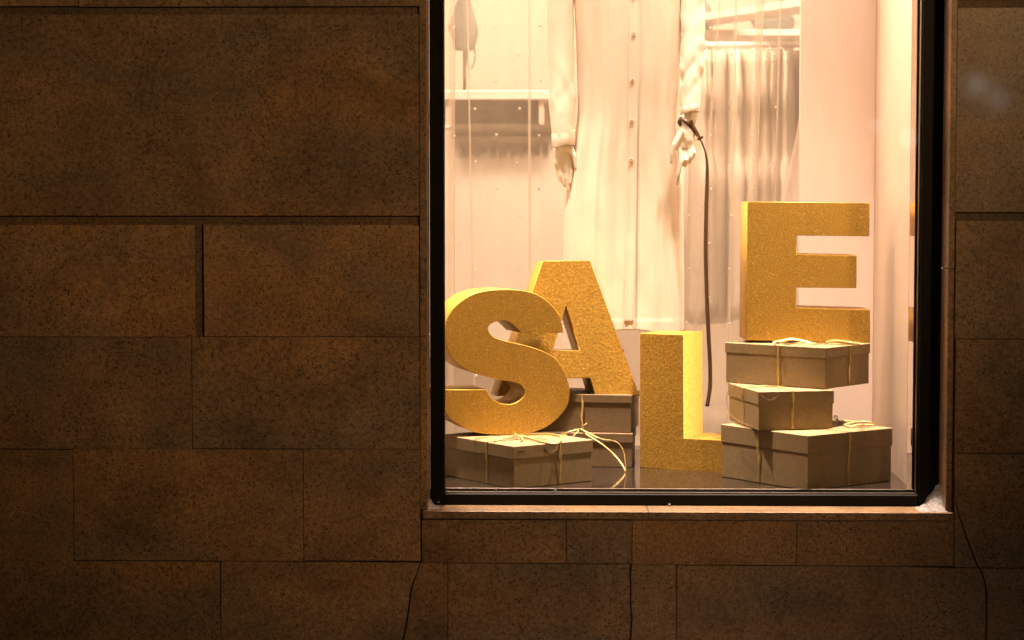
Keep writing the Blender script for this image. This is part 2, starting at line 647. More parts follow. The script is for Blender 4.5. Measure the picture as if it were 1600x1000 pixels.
# lowest course with its three crooked cracks
YB = 1130
q4(-420, 876.5, -140, YB); q4(-140, 876.5, 344.7, YB)
slab([(344.7, 876.5), (656, 879), (652, 893), (644, 910), (640, 925), (638, 950), (634, 975), (629, 1000), (622, 1060), (618, YB), (344.7, YB)])
slab([(657.5, 879), (699.5, 879.5), (699.5, YB), (620.5, YB), (624.5, 1060), (631, 1000), (636, 975), (640, 950), (642, 925), (646, 911), (653.5, 894)])
slab([(699.5, 879.5), (985, 881.5), (983.5, 900), (985, 920), (983, 940), (986.5, 965), (984.5, 985), (983, 1010), (978, 1060), (979, YB), (699.5, YB)])
slab([(987, 881.5), (1057, 882.5), (1057, YB), (981, YB), (980.5, 1060), (985.5, 1010), (987, 985), (989, 965), (985.3, 940), (987.2, 920), (985.5, 900)])
q4(1057, 884, 1424, YB)
slab([(1424, 886), (1530, 887.5), (1537, 905), (1540, 925), (1540.5, 960), (1539.5, 1000), (1543, 1060), (1541, YB), (1424, YB)])
slab([(1532, 887.5), (1780, 889), (1780, YB), (1543.5, YB), (1545, 1060), (1541.8, 1000), (1542.8, 960), (1542.2, 925), (1539.2, 904)])
q4(1780, 888, 2000, YB)

# jamb stones
for (x0, x1, cx) in ((W(JL, 390)[0] + 0.0015, XL, 0), (XR, W(1492.5, 390)[0] - 0.0015, 1)):
    zc = [ZS, W(1000, 526)[1] if cx == 0 else W(1000, 420)[1], ZT]
    for a, b in zip(zc[:-1], zc[1:]):
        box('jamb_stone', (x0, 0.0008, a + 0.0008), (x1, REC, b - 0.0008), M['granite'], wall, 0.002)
# sill in two lengths
sx0, sx1 = aty(660, 800, -0.015).x, aty(1491, 800, -0.015).x
sj = aty(1013, 800, -0.015).x
ZSB = aty(1075, 811.5, -0.015).z
for a, b in ((sx0, sj), (sj, sx1)):
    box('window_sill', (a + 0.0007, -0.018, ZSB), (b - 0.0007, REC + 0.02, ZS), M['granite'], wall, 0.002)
# lintel far above the picture
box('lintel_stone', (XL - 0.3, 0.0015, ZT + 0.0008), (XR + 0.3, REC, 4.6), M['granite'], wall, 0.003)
# the recessed backing seen at the bottom of the wide grooves, and the mortar in the fine joints
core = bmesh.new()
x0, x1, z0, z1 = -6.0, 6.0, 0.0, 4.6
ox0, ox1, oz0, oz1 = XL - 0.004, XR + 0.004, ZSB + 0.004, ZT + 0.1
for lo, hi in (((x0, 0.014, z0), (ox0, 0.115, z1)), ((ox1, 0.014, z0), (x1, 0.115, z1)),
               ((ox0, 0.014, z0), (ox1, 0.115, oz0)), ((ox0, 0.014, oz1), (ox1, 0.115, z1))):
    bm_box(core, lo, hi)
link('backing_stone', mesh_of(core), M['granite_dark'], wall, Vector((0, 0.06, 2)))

# ------------------------------------------------------------------ the window
win = thing('shop_window', 'tall black framed shop window glowing warm in the granite wall', 'window', ((XL + XR) / 2, REC, ZS))
FL = aty(694, 390, REC).x            # inner edges of the frame
FR = aty(1438.5, 390, REC).x
FB = aty(1060, 771.5, REC).z
FT = 3.78
box('frame_bar', (XL + 0.001, REC - 0.01, ZS + 0.0015), (FL, REC + 0.06, ZT), M['frame'], win, 0.003)
box('frame_bar', (FR, REC - 0.01, ZS + 0.0015), (XR - 0.001, REC + 0.06, ZT), M['frame'], win, 0.003)
box('frame_bar', (FL + 0.0005, REC - 0.009, ZS + 0.0015), (FR - 0.0005, REC + 0.06, FB), M['frame'], win, 0.003)
box('frame_bar', (FL + 0.0005, REC - 0.009, FT), (FR - 0.0005, REC + 0.06, ZT - 0.002), M['frame'], win, 0.003)
YG = 0.145
box('glass_pane', (FL - 0.01, YG, FB - 0.012), (FR + 0.01, YG + 0.006, FT + 0.01), M['glass'], win)
# glazing beads: a bright outer bead, a dark rebate, a bright inner lip
box('glazing_bead', (FL + 0.001, YG - 0.018, FB + 0.0005), (FR - 0.001, YG - 0.003, FB + 0.0035), M['bronze'], win, 0.0006)
box('glazing_bead', (FL + 0.001, YG - 0.003 + 0.012, FB + 0.0005), (FR - 0.012, YG + 0.022, FB + 0.012), M['bronze'], win, 0.001)
box('glazing_bead', (FR - 0.0075, YG - 0.016, FB + 0.006), (FR - 0.0045, YG - 0.004, FT - 0.002), M['alu'], win, 0.0006)
box('glazing_bead', (FR - 0.0125, YG + 0.010, FB + 0.014), (FR - 0.0005, YG + 0.022, FT - 0.002), M['frame'], win, 0.001)
box('glazing_bead', (FL + 0.0005, YG - 0.014, FB + 0.006), (FL + 0.002, YG - 0.004, FT - 0.002), M['bronze'], win, 0.0004)
# polished metal lining of the reveal beside the pane: it mirrors the arms of the letter E
MX = aty(1430.5, 400, 0.172).x
box('mirror_strip', (MX, 0.172, FB + 0.004), (MX + 0.012, 0.288, FT - 0.004), M['mirror'], win, 0.0008)

# ------------------------------------------------------------------ inside the display
ZF = aty(1050, 764, 0.19).z          # display floor
DXL, DXR0, DXR1 = -0.52, aty(1420.5, 400, 0.29).x, aty(1366, 400, 1.16).x
YB_ = 1.34                           # rear of the display
box('display_floor', (-0.60, 0.178, ZF - 0.10), (1.40, YB_ + 0.06, ZF), M['floor'], kind='structure', bevel=0.002)
box('wall_left', (DXL - 0.04, 0.182, ZF + 0.0005), (DXL, YB_ + 0.05, HC), M['white_wall'], kind='structure')
wr = bmesh.new()
for lo_hi in (0,):
    pr = [(DXR0, 0.2895), (DXR1, 1.20), (DXR1 + 0.06, 1.20), (DXR0 + 0.06, 0.2895)]
    lo = [wr.verts.new((x, y, ZF + 0.0005)) for x, y in pr]
    hi = [wr.verts.new((x, y, HC)) for x, y in pr]
    wr.faces.new(lo); wr.faces.new(list(reversed(hi)))
    for i in range(4):
        wr.faces.new([lo[i], lo[(i + 1) % 4], hi[(i + 1) % 4], hi[i]])
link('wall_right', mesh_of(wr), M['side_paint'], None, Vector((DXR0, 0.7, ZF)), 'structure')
box('ceiling', (-3.2, 0.182, HC + 0.001), (4.2, 4.3, HC + 0.1), M['white_wall'], kind='structure')

# plain white panel at the right rear
PXL = aty(1250, 160, 1.16).x
pan = thing('partition_panel', 'plain white upright panel filling the right rear of the display', 'panel', ((PXL + DXR1) / 2, 1.17, ZF))
box('panel_board', (PXL, 1.16, ZF + 0.0008), (DXR1 - 0.0012, 1.185, 2.99), M['panel'], pan, 0.0015)
box('panel_foot', (PXL + 0.03, 1.1865, ZF + 0.0008), (DXR1 - 0.02, 1.26, ZF + 0.03), M['shelf'], pan, 0.002)

# the room behind
box('shop_floor', (-3.2, YB_ + 0.062, ZF - 0.16), (4.2, 4.3, ZF - 0.10), M['shop_floor'], kind='structure')
box('shop_wall', (-3.2, 4.1, ZF - 0.098), (4.2, 4.2, HC - 0.001), M['shop_wall'], kind='structure')
box('shop_wall_left', (-3.2, 0.2, ZF - 0.098), (-3.1, 4.098, HC - 0.001), M['shop_wall'], kind='structure')
box('shop_wall_right', (4.1, 0.2, ZF - 0.098), (4.2, 4.098, HC - 0.001), M['shop_wall'], kind='structure')


# ------------------------------------------------------------------ sheer curtain with dots
CUR_Y = 1.285


def curtain(name, label, x0, x1, ytop, folds, mat, z0, z1, dots=True, amp=0.012):
    """folds: list of (x at top, x at bottom, width at top, width at bottom) - a Z-shaped pleat of three layers"""
    t = thing(name, label, 'curtain', ((x0 + x1) / 2, ytop, z0))
    zs = [z0 + (z1 - z0) * i / 26 for i in range(27)]
    bm = bmesh.new()
    rows = []
    NX = 150
    for z in zs:
        f = (z - z0) / (z1 - z0)
        row = []
        pts = []
        fl = sorted((fb + (ft - fb) * f, wb + (wt - wb) * f) for ft, fb, wt, wb in folds)
        segs = []
        prev = x0
        for fx, fw in fl:
            segs.append((prev, fx + fw / 2, 0, 0))
            segs.append((fx + fw / 2, fx - fw / 2, 0, 1))
            prev = fx - fw / 2
        segs.append((prev, x1, 0, 0))
        depth = 0.0
        for (a, b, _, back) in segs:
            n = 4 if back else 22
            for k in range(n):
                s = k / n
                x = a + (b - a) * s
                y = ytop + amp * math.sin(x * 19 + 0.6 * math.sin(z * 1.7)) * (0.6 + 0.4 * (1 - f)) + 0.25 * amp * math.sin(x * 47 + z * 0.9)
                if back:
                    y += 0.012 * s
                    depth_here = depth + 0.012 * s
                    y = y + depth
                else:
                    y += depth
                pts.append((x, y))
            if back:
                depth += 0.012
                depth = depth if depth < 0.03 else 0.0
        pts.append((x1, ytop))
        for (x, y) in pts:
            row.append(bm.verts.new((x, y, z)))
        rows.append(row)
    for i in range(len(rows) - 1):
        for k in range(len(rows[0]) - 1):
            bm.faces.new([rows[i][k], rows[i][k + 1], rows[i + 1][k + 1], rows[i + 1][k]])
    link('sheer_fabric', mesh_of(bm, True), mat, t, Vector(((x0 + x1) / 2, ytop, z0)))
    tube('curtain_rail', [(x0, ytop + 0.01, z1 + 0.008), (x1, ytop + 0.01, z1 + 0.008)], 0.008, M['steel'], t)
    return t


px2x = lambda px: aty(px, 200, CUR_Y).x
z_at = lambda py: aty(900, py, CUR_Y).z
cur = curtain('sheer_curtain', 'sheer dotted curtain hanging in soft folds behind the mannequin', DXL + 0.004, PXL + 0.06, CUR_Y,
              [(px2x(708), px2x(704), 0.022, 0.026), (px2x(727), px2x(742), 0.006, 0.008), (px2x(826), px2x(829), 0.010, 0.010),
               (px2x(960), px2x(955), 0.02, 0.03), (px2x(1040), px2x(1030), 0.012, 0.02),
               (px2x(1137), px2x(1075), 0.009, 0.016), (px2x(1152), px2x(1138), 0.008, 0.010), (px2x(1192), px2x(1170), 0.038, 0.006),
               (px2x(1222), px2x(1205), 0.006, 0.012)],
              M['sheer'], ZF + 0.003, 2.97)
dm = bmesh.new()
r_ = 0
z = z_at(-84)
while z > ZF + 0.05:
    x = DXL + 0.04 + (0.0825 if r_ % 2 else 0.0)
    while x < PXL - 0.02:
        cx, cz = x + random.uniform(-0.006, 0.006), z + random.uniform(-0.004, 0.004)
        rr = random.uniform(0.0042, 0.0058)
        ctr = [dm.verts.new((cx + rr * math.cos(k * math.pi / 4), CUR_Y - 0.022, cz + rr * math.sin(k * math.pi / 4))) for k in range(8)]
        top = dm.verts.new((cx, CUR_Y - 0.0245, cz))
        for k in range(8):
            dm.faces.new([ctr[k], ctr[(k + 1) % 8], top])
        x += 0.165
    z -= 0.104
    r_ += 1
link('dot', mesh_of(dm, True), M['dot'], cur, Vector((0.2, CUR_Y, 1.8)), 'stuff')

# white drape flaring out from behind the panel
dr = thing('white_drape', 'white voile drape flaring out left of the plain panel above letter E', 'drape', (PXL, 1.2, ZF))
db = bmesh.new()
left = [(2.95, 1258), (2.2, 1256), (aty(1250, 150, 1.21).z, 1252), (aty(1250, 200, 1.21).z, 1245), (aty(1250, 240, 1.21).z, 1237), (aty(1250, 280, 1.21).z, 1228),
        (aty(1250, 320, 1.21).z, 1220), (aty(1250, 420, 1.21).z, 1203), (aty(1250, 560, 1.21).z, 1186), (ZF + 0.004, 1172)]
lc = catmull([(aty(px, 300, 1.21).x, 0, z) for z, px in left], 4)
rows = []
for p in lc:
    row = []
    for k in range(15):
        s = k / 14
        x = p.x + (PXL + 0.09 - p.x) * s
        row.append(db.verts.new((x, 1.215 + 0.012 * math.sin(s * 16 + p.z * 2.0) * (0.35 + (PXL - p.x) * 3), p.z)))
    rows.append(row)
for i in range(len(rows) - 1):
    for k in range(14):
        db.faces.new([rows[i][k], rows[i][k + 1], rows[i + 1][k + 1], rows[i + 1][k]])
link('voile', mesh_of(db, True), M['drape'], dr, Vector((PXL, 1.2, ZF)))
tube('drape_ring', [(aty(1258, 300, 1.21).x, 1.215, 2.953), (PXL + 0.09, 1.215, 2.953)], 0.006, M['steel'], dr)

# ------------------------------------------------------------------ things in the shop behind the curtain
SY = 2.35


def at_s(px, py, y=SY):
    return aty(px, py, y)


# left: a white display counter with a shelf board and open recess
a, b = at_s(690, 140), at_s(872, 205)
cnt = thing('display_counter', 'white display counter with open recess behind the curtain at left', 'counter', (0, SY, ZF - 0.1))
zt, zr, zl = at_s(760, 141).z, at_s(760, 156).z, at_s(760, 196).z
xa, xb = at_s(640, 150).x, at_s(900, 150).x
box('counter_top', (xa, SY, zr), (xb, SY + 0.55, zt), M['shelf'], cnt, 0.004)
box('recess_back', (xa + 0.02, SY + 0.40, zl + 0.001), (xb - 0.02, SY + 0.43, zr - 0.001), M['taupe'], cnt)
for xs in (at_s(700, 170).x, at_s(846, 170).x):
    box('divider', (xs - 0.012, SY + 0.012, zl + 0.001), (xs + 0.012, SY + 0.398, zr - 0.001), M['pale_cloth'], cnt, 0.002)
box('shelf_board', (xa, SY + 0.004, zl - 0.014), (xb, SY + 0.55, zl), M['shelf'], cnt, 0.003)
box('counter_front', (xa + 0.01, SY + 0.007, at_s(760, 560).z), (xb - 0.01, SY + 0.52, zl - 0.0155), M['shelf'], cnt, 0.003)
box('counter_plinth', (xa + 0.06, SY + 0.10, ZF - 0.099), (xb - 0.06, SY + 0.50, at_s(760, 560).z - 0.001), M['grey_cloth'], cnt, 0.003)
# fringed scarf laid over the lower board
sc = thing('fringed_scarf', 'olive wool scarf with long fringe hanging over the counter edge', 'scarf', (at_s(790, 200).x, SY, zl))
bm = bmesh.new()
sx = [at_s(705, 200).x, at_s(862, 200).x]
prof = [(SY + 0.30, zl + 0.006), (SY + 0.02, zl + 0.007), (SY - 0.010, zl + 0.003), (SY - 0.016, zl - 0.02), (SY - 0.017, at_s(780, 216).z)]
rows = []
for k in range(41):
    x = sx[0] + (sx[1] - sx[0]) * k / 40
    rows.append([bm.verts.new((x, y - 0.004 * math.sin(k * 0.9) * (i / 4), z + 0.003 * math.sin(k * 1.3 + i))) for i, (y, z) in enumerate(prof)])
for k in range(40):
    for i in range(4):
        bm.faces.new([rows[k][i], rows[k + 1][i], rows[k + 1][i + 1], rows[k][i + 1]])
o = link('scarf_cloth', mesh_of(bm, True), M['olive'], sc, Vector((sx[0], SY, zl)))
o.modifiers.new('thick', 'SOLIDIFY').thickness = 0.004
bm = bmesh.new()
zb0 = at_s(780, 214).z
for k in range(56):
    x = at_s(718, 200).x + (sx[1] - at_s(718, 200).x) * (k + random.uniform(-0.4, 0.4)) / 56
    ln = at_s(780, 214).z - at_s(780, random.uniform(238, 249)).z
    dx = random.gauss(0, 0.010)
    bm_tube(bm, [(x, SY - 0.019, zb0), (x + dx * 0.4, SY - 0.02 - random.uniform(0, .006), zb0 - ln * 0.5), (x + dx + random.gauss(0, 0.004), SY - 0.02, zb0 - ln)],
            [0.0042, 0.0036, 0.0020], 5)
bm_tube(bm, [at_s(724, 232, SY - 0.02), at_s(716, 231, SY - 0.022), at_s(710, 234, SY - 0.022)], [0.002, 0.0018, 0.001], 5)
link('fringe', mesh_of(bm, True), M['olive'], sc, Vector((sx[0], SY, zb0)), 'stuff')
# stand with a slate bag
st = thing('bag_stand', 'slim display stand holding a slate bag on the white counter', 'stand', (at_s(726, 138, SY + .2).x, SY + 0.2, zt))
sp = Vector((at_s(726, 138, SY + .2).x, SY + 0.2, zt))
tube('pole', [sp + Vector((0, 0, 0.004)), sp + Vector((0, 0, 0.62))], 0.008, M['slate'], st)
bm = bmesh.new()
bm_tube(bm, [sp + Vector((0, 0, 0.001)), sp + Vector((0, 0, 0.010))], 0.062, 20)
link('base', mesh_of(bm), M['slate'], st, sp)
tube('hook', [sp + Vector((0, 0, 0.615)), sp + Vector((0, -0.03, 0.62)), sp + Vector((0, -0.045, 0.605))], 0.006, M['slate'], st)
bag = thing('slate_bag', 'slate grey pouch bag with a loop handle hanging from the slim stand', 'bag', sp + Vector((0, -0.06, 0.2)))
y_ = SY + 0.14
bm = bmesh.new()
outl = [(0, 715, 735), (25, 706, 742), (45, 700, 747), (60, 706, 746), (75, 708, 742), (79, 712, 739)]
cc = catmull([(aty(l, py, y_).x, aty(r, py, y_).x, aty(l, py, y_).z) for py, l, r in [(-40, 720, 731), (-15, 716, 736)] + outl], 3)
rings = []
for q in cc:
    cx, hw = (q.x + q.y) / 2, (q.y - q.x) / 2
    rings.append([bm.verts.new((cx + hw * math.cos(t * math.pi / 8) * (1 + .06 * math.sin(3 * t)), y_ + 0.035 * math.sin(t * math.pi / 8), q.z)) for t in range(16)])
for i in range(len(rings) - 1):
    for k in range(16):
        bm.faces.new([rings[i][k], rings[i][(k + 1) % 16], rings[i + 1][(k + 1) % 16], rings[i + 1][k]])
bm.faces.new(rings[0]); bm.faces.new(list(reversed(rings[-1])))
link('pouch', mesh_of(bm, True), M['slate'], bag, Vector((cc[0].x, y_, cc[0].z)))
lp = catmull([aty(x, y, y_) for x, y in ((731, 76), (730, 95), (733, 106), (738, 105), (742, 92), (742, 76))], 5)
tube('handle', lp, 0.004, M['slate'], bag, 8)

# right: wall shelf, garment rail and garments
RY = 2.45
rk = thing('garment_rail', 'white garment rail behind the curtain at right', 'clothes rail', (at_s(1170, 300, RY).x, RY, ZF - 0.1))
zrail = at_s(1170, 70, RY).z
xr0, xr1 = at_s(1068, 60, RY).x, at_s(1300, 60, RY).x
tube('rail_bar', [(xr0, RY, zrail), (xr1, RY, zrail)], 0.013, M['shelf'], rk)
for xx in (xr0, xr1):
    tube('rail_post', [(xx, RY, ZF - 0.085), (xx, RY, zrail + 0.012)], 0.014, M['shelf'], rk)
    tube('rail_foot', [(xx, RY - 0.25, ZF - 0.085), (xx, RY + 0.25, ZF - 0.085)], 0.014, M['shelf'], rk)


def garment(mat, seed):
    rnd = random.Random(seed)
    t = thing('hanging_dress', 'long dress on a hanger behind the sheer curtain', 'dress', (0, RY, zrail), 'dresses on the garment rail')
    o = Vector((0, RY, zrail))
    tube('hanger', [o + Vector((0, -0.19, -0.085)), o + Vector((0, -0.05, -0.05)), o + Vector((0, 0, -0.035)), o + Vector((0, 0, -0.002)), o + Vector((0, 0.014, 0.018)),
                    o + Vector((0, 0, 0.016))], 0.003, M['steel'], t, 6)
    bm = bmesh.new()
    rings = []
    ph = rnd.uniform(0, 6)
    wd_ = rnd.uniform(0.026, 0.040)
    nw = rnd.choice((3, 4, 7))
    L_ = rnd.uniform(1.15, 1.28)
    for i in range(19):
        f = i / 18
        z = zrail - 0.05 - L_ * f
        hy = 0.17 + 0.05 * min(1, f * 6) - (0.05 if 0.2 < f < 0.4 else 0)
        hx = 0.022 + wd_ * min(1, f * 2.2)
        ring = []
        for k in range(28):
            a_ = k * math.tau / 28
            w = 1 + 0.22 * math.sin(nw * a_ + ph + f) * f
            ring.append(bm.verts.new((hx * math.cos(a_) * w + 0.006 * math.sin(3 * f + ph), RY + hy * math.sin(a_) * (1 + 0.05 * math.sin(7 * a_ + ph)), z + 0.03 * abs(math.cos(a_)) * (1 - f))))
        rings.append(ring)
    for i in range(18):
        for k in range(28):
            bm.faces.new([rings[i][k], rings[i][(k + 1) % 28], rings[i + 1][(k + 1) % 28], rings[i + 1][k]])
    bm.faces.new(rings[0]); bm.faces.new(list(reversed(rings[-1])))
    link('dress_cloth', mesh_of(bm, True), mat, t, o)
    return t


def copy_thing(src, loc):
    r = src.copy()
    COL.objects.link(r)
    r.location = loc
    for ch in list(src.children):
        c = ch.copy()
        COL.objects.link(c)
        c.parent = r
        for g in ch.children:
            d2 = g.copy()
            COL.objects.link(d2)
            d2.parent = c
    return r


protos = [garment(M[k], i) for i, k in enumerate(('taupe', 'grey_cloth', 'pale_cloth'))]
used = set()
order = [1, 0, 1, 2, 0, 1, 0, 0, 1, 0, 1]
for i, kx in enumerate(order):
    loc = (xr0 + 0.06 + (xr1 - xr0 - 0.14) * i / (len(order) - 1) + random.uniform(-0.02, 0.02), RY + random.uniform(-0.02, 0.02), zrail)
    if kx not in used:
        used.add(kx)
        protos[kx].location = loc
    else:
        cp = copy_thing(protos[kx], loc)
        cp.rotation_euler.z = random.uniform(-0.35, 0.35)
protos[2]['label'] = 'pale long dress on a hanger among darker dresses behind the sheer curtain'
del protos[2]['group']

sh = thing('wall_shelf', 'white wall shelf above the garment rail behind the curtain', 'shelf', (at_s(1180, 50, 3.0).x, 3.0, at_s(1180, 50, 3.0).z))
za = at_s(1180, 46, 2.9).z
box('shelf_board', (at_s(1060, 50, 2.9).x, 2.9, za - 0.03), (at_s(1330, 50, 2.9).x, 3.3, za), M['shelf'], sh, 0.003)
for xx in (1110, 1240):
    x_ = at_s(xx, 50, 2.9).x
    box('bracket', (x_, 3.05, za - 0.16), (x_ + 0.02, 3.28, za - 0.031), M['shelf'], sh)
sh2 = thing('slanted_shelf', 'white display board running towards the window above the garment rail', 'shelf', (0.8, 2.6, 2.5))
p1, p2 = at_s(1052, 50, 2.95), at_s(1275, 9, 2.0)
p2.z = p1.z
bm = bmesh.new()
ax = (p2 - p1)
nn = Vector((-ax.y, ax.x, 0)).normalized() * -0.22
base = [p1, p2, p2 - nn, p1 - nn]
lo = [bm.verts.new((p.x, p.y, p1.z + 0.036)) for p in base]
hi = [bm.verts.new((p.x, p.y, p1.z + 0.066)) for p in base]
bm.faces.new(lo); bm.faces.new(list(reversed(hi)))
for i in range(4):
    bm.faces.new([lo[i], lo[(i + 1) % 4], hi[(i + 1) % 4], hi[i]])
link('board', mesh_of(bm), M['shelf'], sh2, Vector(p1))
box('hanger_rod', (p1.x + .1, p1.y - 0.11, p1.z + 0.067), (p1.x + .112, p1.y - 0.098, HC - 0.001), M['shelf'], sh2)
for (cx, w, hgt, lab) in ((1088, 0.085, 0.15, 'dark round bag on the wall shelf nearest the mannequin sleeve'), (1208, 0.10, 0.13, 'dark slouchy bag on the shelf left of the plain panel')):
    c = at_s(cx, 46, 3.08)
    c.z = za + 0.001
    bg_ = thing('shelf_bag', lab, 'bag', c)
    bm = bmesh.new()
    rings = []
    for i in range(9):
        f = i / 8
        s = (math.sin(math.pi * (0.18 + 0.75 * f))) ** 0.6
        rings.append([bm.verts.new((c.x + w * s * math.cos(k * math.tau / 18) * (1 + .08 * math.sin(4 * k + i)), c.y + 0.06 * s * math.sin(k * math.tau / 18), c.z + hgt * f)) for k in range(18)])
    for i in range(8):
        for k in range(18):
            bm.faces.new([rings[i][k], rings[i][(k + 1) % 18], rings[i + 1][(k + 1) % 18], rings[i + 1][k]])
    bm.faces.new(rings[0]); bm.faces.new(list(reversed(rings[-1])))
    link('bag_body', mesh_of(bm, True), M['slate'], bg_, c)
    tube('bag_handle', catmull([c + Vector((-w * .5, 0, hgt * .95)), c + Vector((-w * .35, 0, hgt * 1.4)), c + Vector((w * .35, 0, hgt * 1.4)), c + Vector((w * .5, 0, hgt * .95))], 5), 0.005, M['slate'], bg_, 8)

# ------------------------------------------------------------------ the mannequin and its coat
MY = 1.10
mq = thing('mannequin', 'white mannequin in a long cream button coat behind the gold letters', 'mannequin', (aty(985, 700, MY).x, MY, ZF))


def P(px, py, y=MY):
    return aty(px, py, y)


# body: overlapping limbs fused into one continuous skin
bm = bmesh.new()
c0 = P(982, 0).x
zsh = P(980, -290).z                   # shoulders
trunk = [(P(0, 330).z, .135, .085), (P(0, 150).z, .17, .105), (P(0, 40).z, .165, .10), (P(0, -80).z, .125, .085), (P(0, -190).z, .15, .10), (zsh - .02, .17, .085), (zsh + .03, .07, .06), (zsh + .10, .05, .05)]
for k in range(len(trunk) - 1):
    for s in range(4):
        t = s / 4
        z = trunk[k][0] + (trunk[k + 1][0] - trunk[k][0]) * t
        bm_ball(bm, (c0, MY + .01, z), (trunk[k][1] + (trunk[k + 1][1] - trunk[k][1]) * t, trunk[k][2] + (trunk[k + 1][2] - trunk[k][2]) * t, .07), 14, 8)
bm_ball(bm, (c0, MY, zsh + .22), (.072, .092, .112), 18, 12)
bm_ball(bm, (c0, MY - .085, zsh + .20), (.012, .02, .022), 8, 6)
for sx_ in (-1, 1):
    bm_ball(bm, (c0 + sx_ * .072, MY + .01, zsh + .21), (.010, .02, .03), 8, 6)


def limb(pts, rads, seg=12):
    pts = [Vector(p) for p in pts]
    for (a, b, ra, rb) in zip(pts[:-1], pts[1:], rads[:-1], rads[1:]):
        bm_tube(bm, [a, a.lerp(b, .5), b], [ra, (ra + rb) / 2, rb], seg)
        bm_ball(bm, b, rb, seg, 8)
    bm_ball(bm, pts[0], rads[0], seg, 8)


YL_, YR_ = 1.06, 0.985                 # depth of the two hands
limb([(c0 - .165, MY, zsh - .02), P(874, -70, 1.11), P(877, 100, 1.08), P(880, 226, YL_)], [.048, .042, .038, .025])
limb([(c0 + .165, MY, zsh - .02), P(1086, -70, 1.11), P(1083, 90, 1.03), P(1079, 186, YR_)], [.048, .042, .038, .024])


def palm(pts, rx, ry):
    for i in range(len(pts) - 1):
        for s in range(9):
            t = s / 9
            bm_ball(bm, Vector(pts[i]).lerp(Vector(pts[i + 1]), t), (rx[i] + (rx[i + 1] - rx[i]) * t, ry, .016), 12, 8)


# hand at the left, hanging straight down
palm([P(880, 222, YL_), P(880, 236, YL_), P(880, 252, YL_), P(880, 256, YL_)], [.022, .032, .036, .034], .015)
limb([P(869, 252, YL_ + .008), P(871, 268, YL_ + .008), P(877, 284, YL_ + .004)], [.0095, .0085, .006], 10)
limb([P(876, 254, YL_), P(878, 274, YL_ - .004), P(882, 290, YL_ - .002)], [.0098, .009, .0062], 10)
limb([P(883, 254, YL_ - .004), P(885, 277, YL_ - .008), P(888, 297, YL_ - .004)], [.0098, .009, .0062], 10)
limb([P(890, 252, YL_ - .002), P(892, 268, YL_ - .010), P(891, 285, YL_ - .010)], [.0095, .0085, .006], 10)
limb([P(890, 229, YL_ - .012), P(897, 243, YL_ - .018), P(900, 262, YL_ - .016)], [.013, .0105, .007], 10)
# hand at the right, bent at the wrist with curled fingers
palm([P(1078, 186, YR_), P(1073, 203, YR_ - .004), P(1068, 220, YR_ - .006), P(1067, 232, YR_ - .006)], [.021, .028, .036, .034], .017)
limb([P(1064, 208, YR_ - .018), P(1054, 226, YR_ - .026), P(1050, 242, YR_ - .024), P(1049, 254, YR_ - .022)], [.013, .011, .009, .006], 10)
limb([P(1062, 232, YR_ - .012), P(1064, 252, YR_ - .022), P(1060, 272, YR_ - .020), P(1058, 287, YR_ - .012)], [.0105, .0095, .008, .006], 10)
limb([P(1069, 233, YR_ - .008), P(1072, 250, YR_ - .026), P(1070, 258, YR_ - .006), P(1066, 256, YR_ + .008)], [.0105, .0095, .0085, .006], 10)
limb([P(1075, 230, YR_ - .004), P(1079, 246, YR_ - .020), P(1077, 253, YR_ - .002), P(1072, 252, YR_ + .010)], [.010, .009, .008, .006], 10)
limb([P(1080, 226, YR_ + .002), P(1084, 239, YR_ - .010), P(1082, 246, YR_ + .004), P(1077, 246, YR_ + .014)], [.009, .0085, .0075, .0055], 10)
# stand: a rod and a disc hidden behind the letter L
body = link('body', mesh_of(bm, True), M['mannequin'], mq, Vector((c0, MY, 1.8)))
rm = body.modifiers.new('fuse', 'REMESH')
rm.mode = 'VOXEL'
rm.voxel_size = 0.0023
rm.use_smooth_shade = True
sm = body.modifiers.new('soften', 'SMOOTH')
sm.iterations = 2
sm.factor = 0.5
rx_ = P(1046, 600).x
tube('stand_rod', [(rx_, MY + .01, ZF + .012), (rx_, MY + .01, P(0, 300).z)], 0.012, M['steel'], mq)
bm = bmesh.new()
bm_tube(bm, [(rx_, MY + .01, ZF + .0005), (rx_, MY + .01, ZF + .010), (rx_, MY + .01, ZF + .014)], [0.092, 0.092, 0.085], 32)
link('stand_base', mesh_of(bm), M['steel'], mq, Vector((rx_, MY, ZF)))

